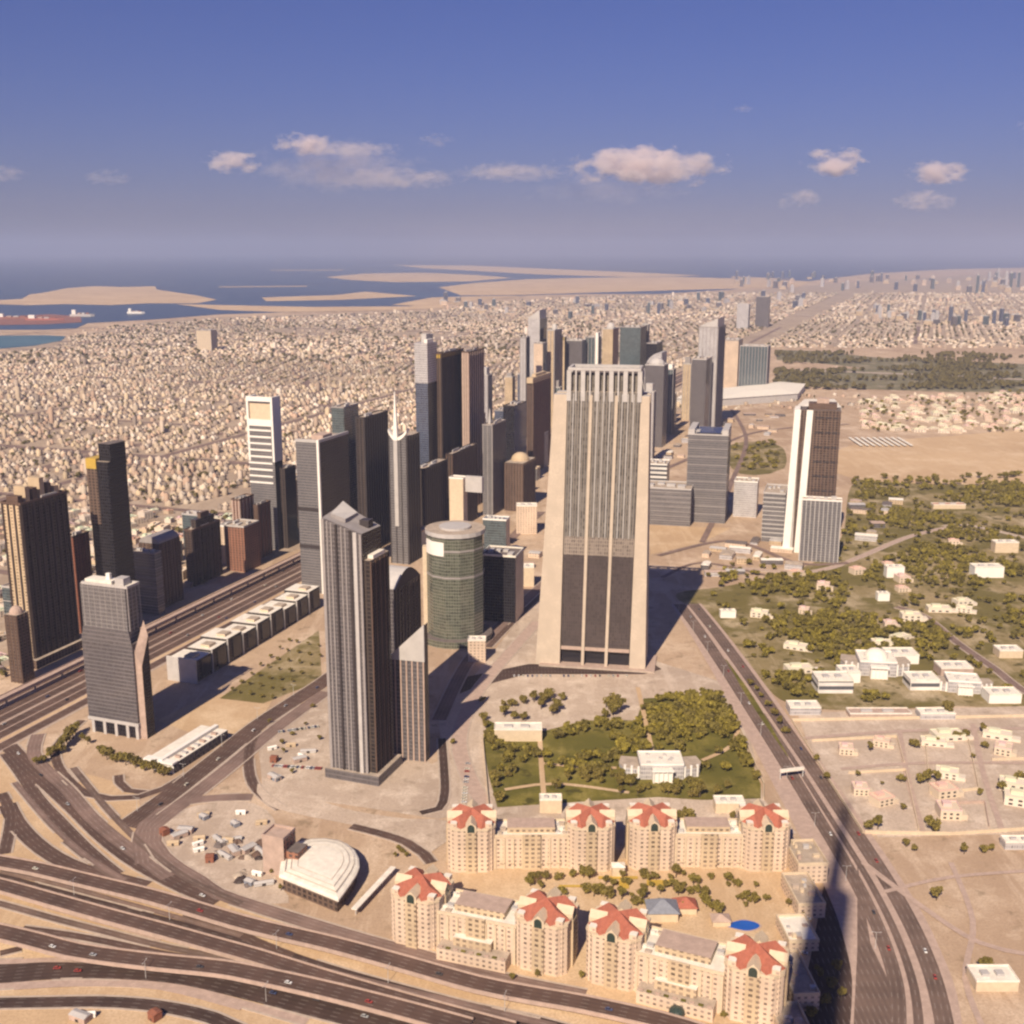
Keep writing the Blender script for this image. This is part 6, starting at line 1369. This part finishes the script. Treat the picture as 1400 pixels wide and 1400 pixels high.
for pi, (u0, v0, u1, v1, n_, place) in enumerate(((372, 1048, 440, 1052, 22, 'in the lower row of the forecourt'), (380, 1002, 436, 994, 18, 'in the upper row of the forecourt'), (640, 1040, 634, 1100, 16, 'parked by the palace garden wall'), (1112, 1180, 1096, 1340, 18, 'parked beside the low hotel blocks'), (700, 925, 860, 925, 26, 'parked before the beige tower'), (240, 1046, 300, 1012, 14, 'parked beside the low hall'))):
    a_, b_2 = G(u0, v0), G(u1, v1)
    for j in range(n_):
        if rr.random() < .18: continue
        t = (j+.5)/n_; k = rr.choice((0, 0, 0, 1, 1, 2, 3, 4, 5)); o = link('car', KM[k]); o.location = (a_[0]+(b_2[0]-a_[0])*t, a_[1]+(b_2[1]-a_[1])*t, .6)
        o.rotation_euler.z = math.atan2(b_2[1]-a_[1], b_2[0]-a_[0])+math.pi/2; CZ.setdefault((('white', 'silver', 'black', 'red', 'cream', 'blue')[k], place), []).append((u0+(u1-u0)*t, o))
for (c, pl_), L in CZ.items():
    L.sort(key=lambda t: t[0])
    for j, (u, o) in enumerate(L): tag(o, f'{c} car {pl_}' + (f', {ordw(j)} from the left' if len(L) > 1 else ''), 'car', 'cars'+(' parked in rows' if 'park' in pl_ or 'row' in pl_ else ' on the highways'))
m = MB(); m.cyl(0, 0, .22, 0, 12, 6, 0, 0, r2=.12); PM = m.mesh('post', [M['steel']])
m = MB(); m.bar((-2.6, 0, 12.3), (0, 0, 11.9), .16); m.bar((0, 0, 11.9), (2.6, 0, 12.3), .16); AM = m.mesh('arm', [M['steel']])
m = MB(); m.box(-.55, .55, -.25, .25, -.12, .12, 0, 0, bottom=True); HMm = m.mesh('lamp_head', [M['palegrey']])
LZ = {}
for key, zp, st, off, place in (('h2', .3, 6, 5.5, 'beside the dark middle highway'), ('h5', .3, 6, -9, 'beside the widest dark road'), ('right_mid', .3, 6, -7, 'along the right highway'), ('blvd', .3, 5, 8, 'beside the boulevard')):
    P = RP[key]
    for i in range(2, len(P)-2, st):
        x, y = P[i]; u, v = proj(x, y)
        if not (0 < u < 1400 and v < 1400): continue
        dx, dy = P[i+1][0]-P[i-1][0], P[i+1][1]-P[i-1][1]; L = math.hypot(dx, dy)
        o = root('street_lamp', None, 'street lamp', x-dy/L*off, y+dx/L*off, zp-.1, math.atan2(dy, dx)+math.pi/2)
        link('post', PM, o); link('arm', AM, o)
        for sx in (-2.7, 2.7): h = link('lamp_head', HMm, o); h.location = (sx, 0, 12.3)
        LZ.setdefault(place, []).append((u, o))
for place, L in LZ.items():
    L.sort(key=lambda t: t[0])
    for j, (u, o) in enumerate(L): tag(o, f'double armed street lamp {place}, {ordw(j)} from the left', 'street lamp', 'street lamps of the highways')
# port: ships and sheds by the sand island
for lb, u, v, L, w, h, mt in (('red hulled ship moored at the port quay, nearest the left edge', 20, 436, 260, 40, 22, 'rust'), ('long red hulled ship moored beside it at the port quay', 62, 438, 240, 38, 22, 'red'), ('pale blue ship at the right end of the port quay', 113, 433, 160, 34, 30, 'palegrey'), ('white ship lying before the sand island', 186, 429, 120, 26, 24, 'white')):
    x, y = G(u, v); o = root('moored_ship', lb, 'ship', x, y, 1.5, .08)
    MB().prism([(-L/2, -w/2), (L*.36, -w/2), (L/2, 0), (L*.36, w/2), (-L/2, w/2)], 0, h*.55, 0, 0).build('hull', M[mt], o)
    MB().box(-L*.42, -L*.26, -w*.4, w*.4, h*.55, h*1.5, 0, 0).build('bridge_house', M['white'], o)
    for k in range(3): MB().box(-L*.18+k*L*.17, -L*.06+k*L*.17, -w*.36, w*.36, h*.55, h*.85, 0, 0).build('cargo', M[('conc_pink', 'palegrey', 'rust')[k]], o)
# ------------------------------------------------------------------ clouds: real volumes of vapour, far beyond the haze box
def cloudmat(seed, dens, thr):
    m = bpy.data.materials.new('cloud_vapour'); m.use_nodes = True; nt = m.node_tree.nodes; ln = m.node_tree.links; nt.remove(nt['Principled BSDF'])
    tc = N(nt, 'ShaderNodeTexCoord').outputs['Object']
    t = N(nt, 'ShaderNodeTexNoise'); t.inputs['Scale'].default_value = 1.0; t.inputs['Detail'].default_value = 6; t.inputs['Roughness'].default_value = .68
    mp = N(nt, 'ShaderNodeMapping'); mp.inputs['Location'].default_value = (seed*7.3, seed*3.1, seed); ob = N(nt, 'ShaderNodeVectorMath', operation='MULTIPLY'); ln.new(tc, ob.inputs[0])
    ln.new(ob.outputs[0], mp.inputs[0]); ln.new(mp.outputs[0], t.inputs['Vector'])
    ln_ = N(nt, 'ShaderNodeVectorMath', operation='LENGTH'); ln.new(tc, ln_.inputs[0])
    f = mth(nt, ln, 'SUBTRACT', 1.0, mth(nt, ln, 'POWER', ln_.outputs['Value'], 2.5))
    d = mth(nt, ln, 'SUBTRACT', mth(nt, ln, 'ADD', mth(nt, ln, 'MULTIPLY', f, .42), mth(nt, ln, 'MULTIPLY', t.outputs[0], 1.45)), thr+.24)
    d = mth(nt, ln, 'MULTIPLY', mth(nt, ln, 'MAXIMUM', mth(nt, ln, 'MULTIPLY', d, 1.5), 0), dens)
    pv = N(nt, 'ShaderNodeVolumePrincipled'); pv.inputs['Color'].default_value = (.99, .90, .88, 1); pv.inputs['Anisotropy'].default_value = .1; ln.new(d, pv.inputs['Density'])
    ln.new(pv.outputs[0], nt['Material Output'].inputs['Volume']); m.cycles.volume_step_rate = .35 if hasattr(m.cycles, 'volume_step_rate') else 1
    return m, ob
for i, (lb, u0, u1, v0, v1, dens, thr) in enumerate((
    ('bright ragged cloud left of the middle of the sky', 270, 362, 202, 240, .006, .76), ('small bright cloud puff at the top of the left cloud bank', 368, 470, 178, 214, .006, .76),
    ('faint pink veil of cloud behind the left cloud bank', 330, 580, 192, 265, .0007, .72), ('long thin pink streak joined to the left cloud bank', 380, 560, 192, 216, .0016, .74), ('ragged thin cloud strip below the left cloud bank', 430, 640, 226, 262, .0013, .74), ('thin pink wisp between the two cloud banks', 610, 800, 222, 250, .0014, .74), ('small faint cloud high left of the main cloud', 565, 630, 180, 203, .0016, .78), ('pale pink cloud low in the middle of the sky', 560, 628, 230, 260, .0016, .76),
    ('flat pink cloud just left of the main cloud', 640, 724, 218, 248, .003, .79), ('widest white cloud bank, right of the middle of the sky', 765, 1006, 198, 258, .006, .74), ('faint low veil under the widest cloud bank', 700, 960, 240, 282, .0003, .72),
    ('bright round topped cloud right of the widest bank', 1095, 1190, 200, 246, .007, .72), ('pink lens shaped cloud near the right edge', 1234, 1326, 216, 256, .006, .73), ('small pink cloud below the round topped cloud', 1058, 1130, 256, 288, .003, .73),
    ('faint pink cloud below the lens shaped cloud', 1215, 1310, 258, 292, .003, .73), ('pink cloud touching the left edge of the sky', -40, 44, 222, 252, .0016, .77), ('thin faint cloud low on the left of the sky', 105, 185, 230, 256, .0010, .74), ('tiny thin cloud streak high on the right', 996, 1036, 142, 156, .0016, .77), ('small cloud cut by the right edge', 1386, 1420, 160, 186, .002, .77))):
    Y = 36000.0; u, v = (u0+u1)/2, (v0+v1)/2
    z = ztop(Y, v); d = Y*CP+(H-z)*SP; x = (u-700)/F*d; rx, rz = (u1-u0)/1.75/F*d, (v1-v0)/1.75/F*d
    bm_ = MB(); bm_.dome(0, 0, 1, 0, 1, 24, 0, 8)
    g = MB(); n = 20; k = 12
    for a in range(k+1):
        for b in range(n): th = -math.pi/2+math.pi*a/k; g.v.append((max(.004, math.cos(th))*math.cos(2*math.pi*b/n), max(.004, math.cos(th))*math.sin(2*math.pi*b/n), math.sin(th)))
    for a in range(k):
        for b in range(n): g.face((a*n+b, a*n+(b+1) % n, (a+1)*n+(b+1) % n, (a+1)*n+b))
    g.face([b for b in range(n-1, -1, -1)]); g.face([k*n+b for b in range(n)])
    mt_, ob = cloudmat(i+1.0, dens*1.6, thr); rz_, ry = rz, rx*.5
    ob.inputs[1].default_value = (rx/rz*1.0, ry/rz*.8, 1.9)
    o = g.build('cloud', mt_); o.location = (x, Y, z); o.scale = (rx, ry, rz_)
    tag(o, lb, 'cloud', 'clouds above the horizon')
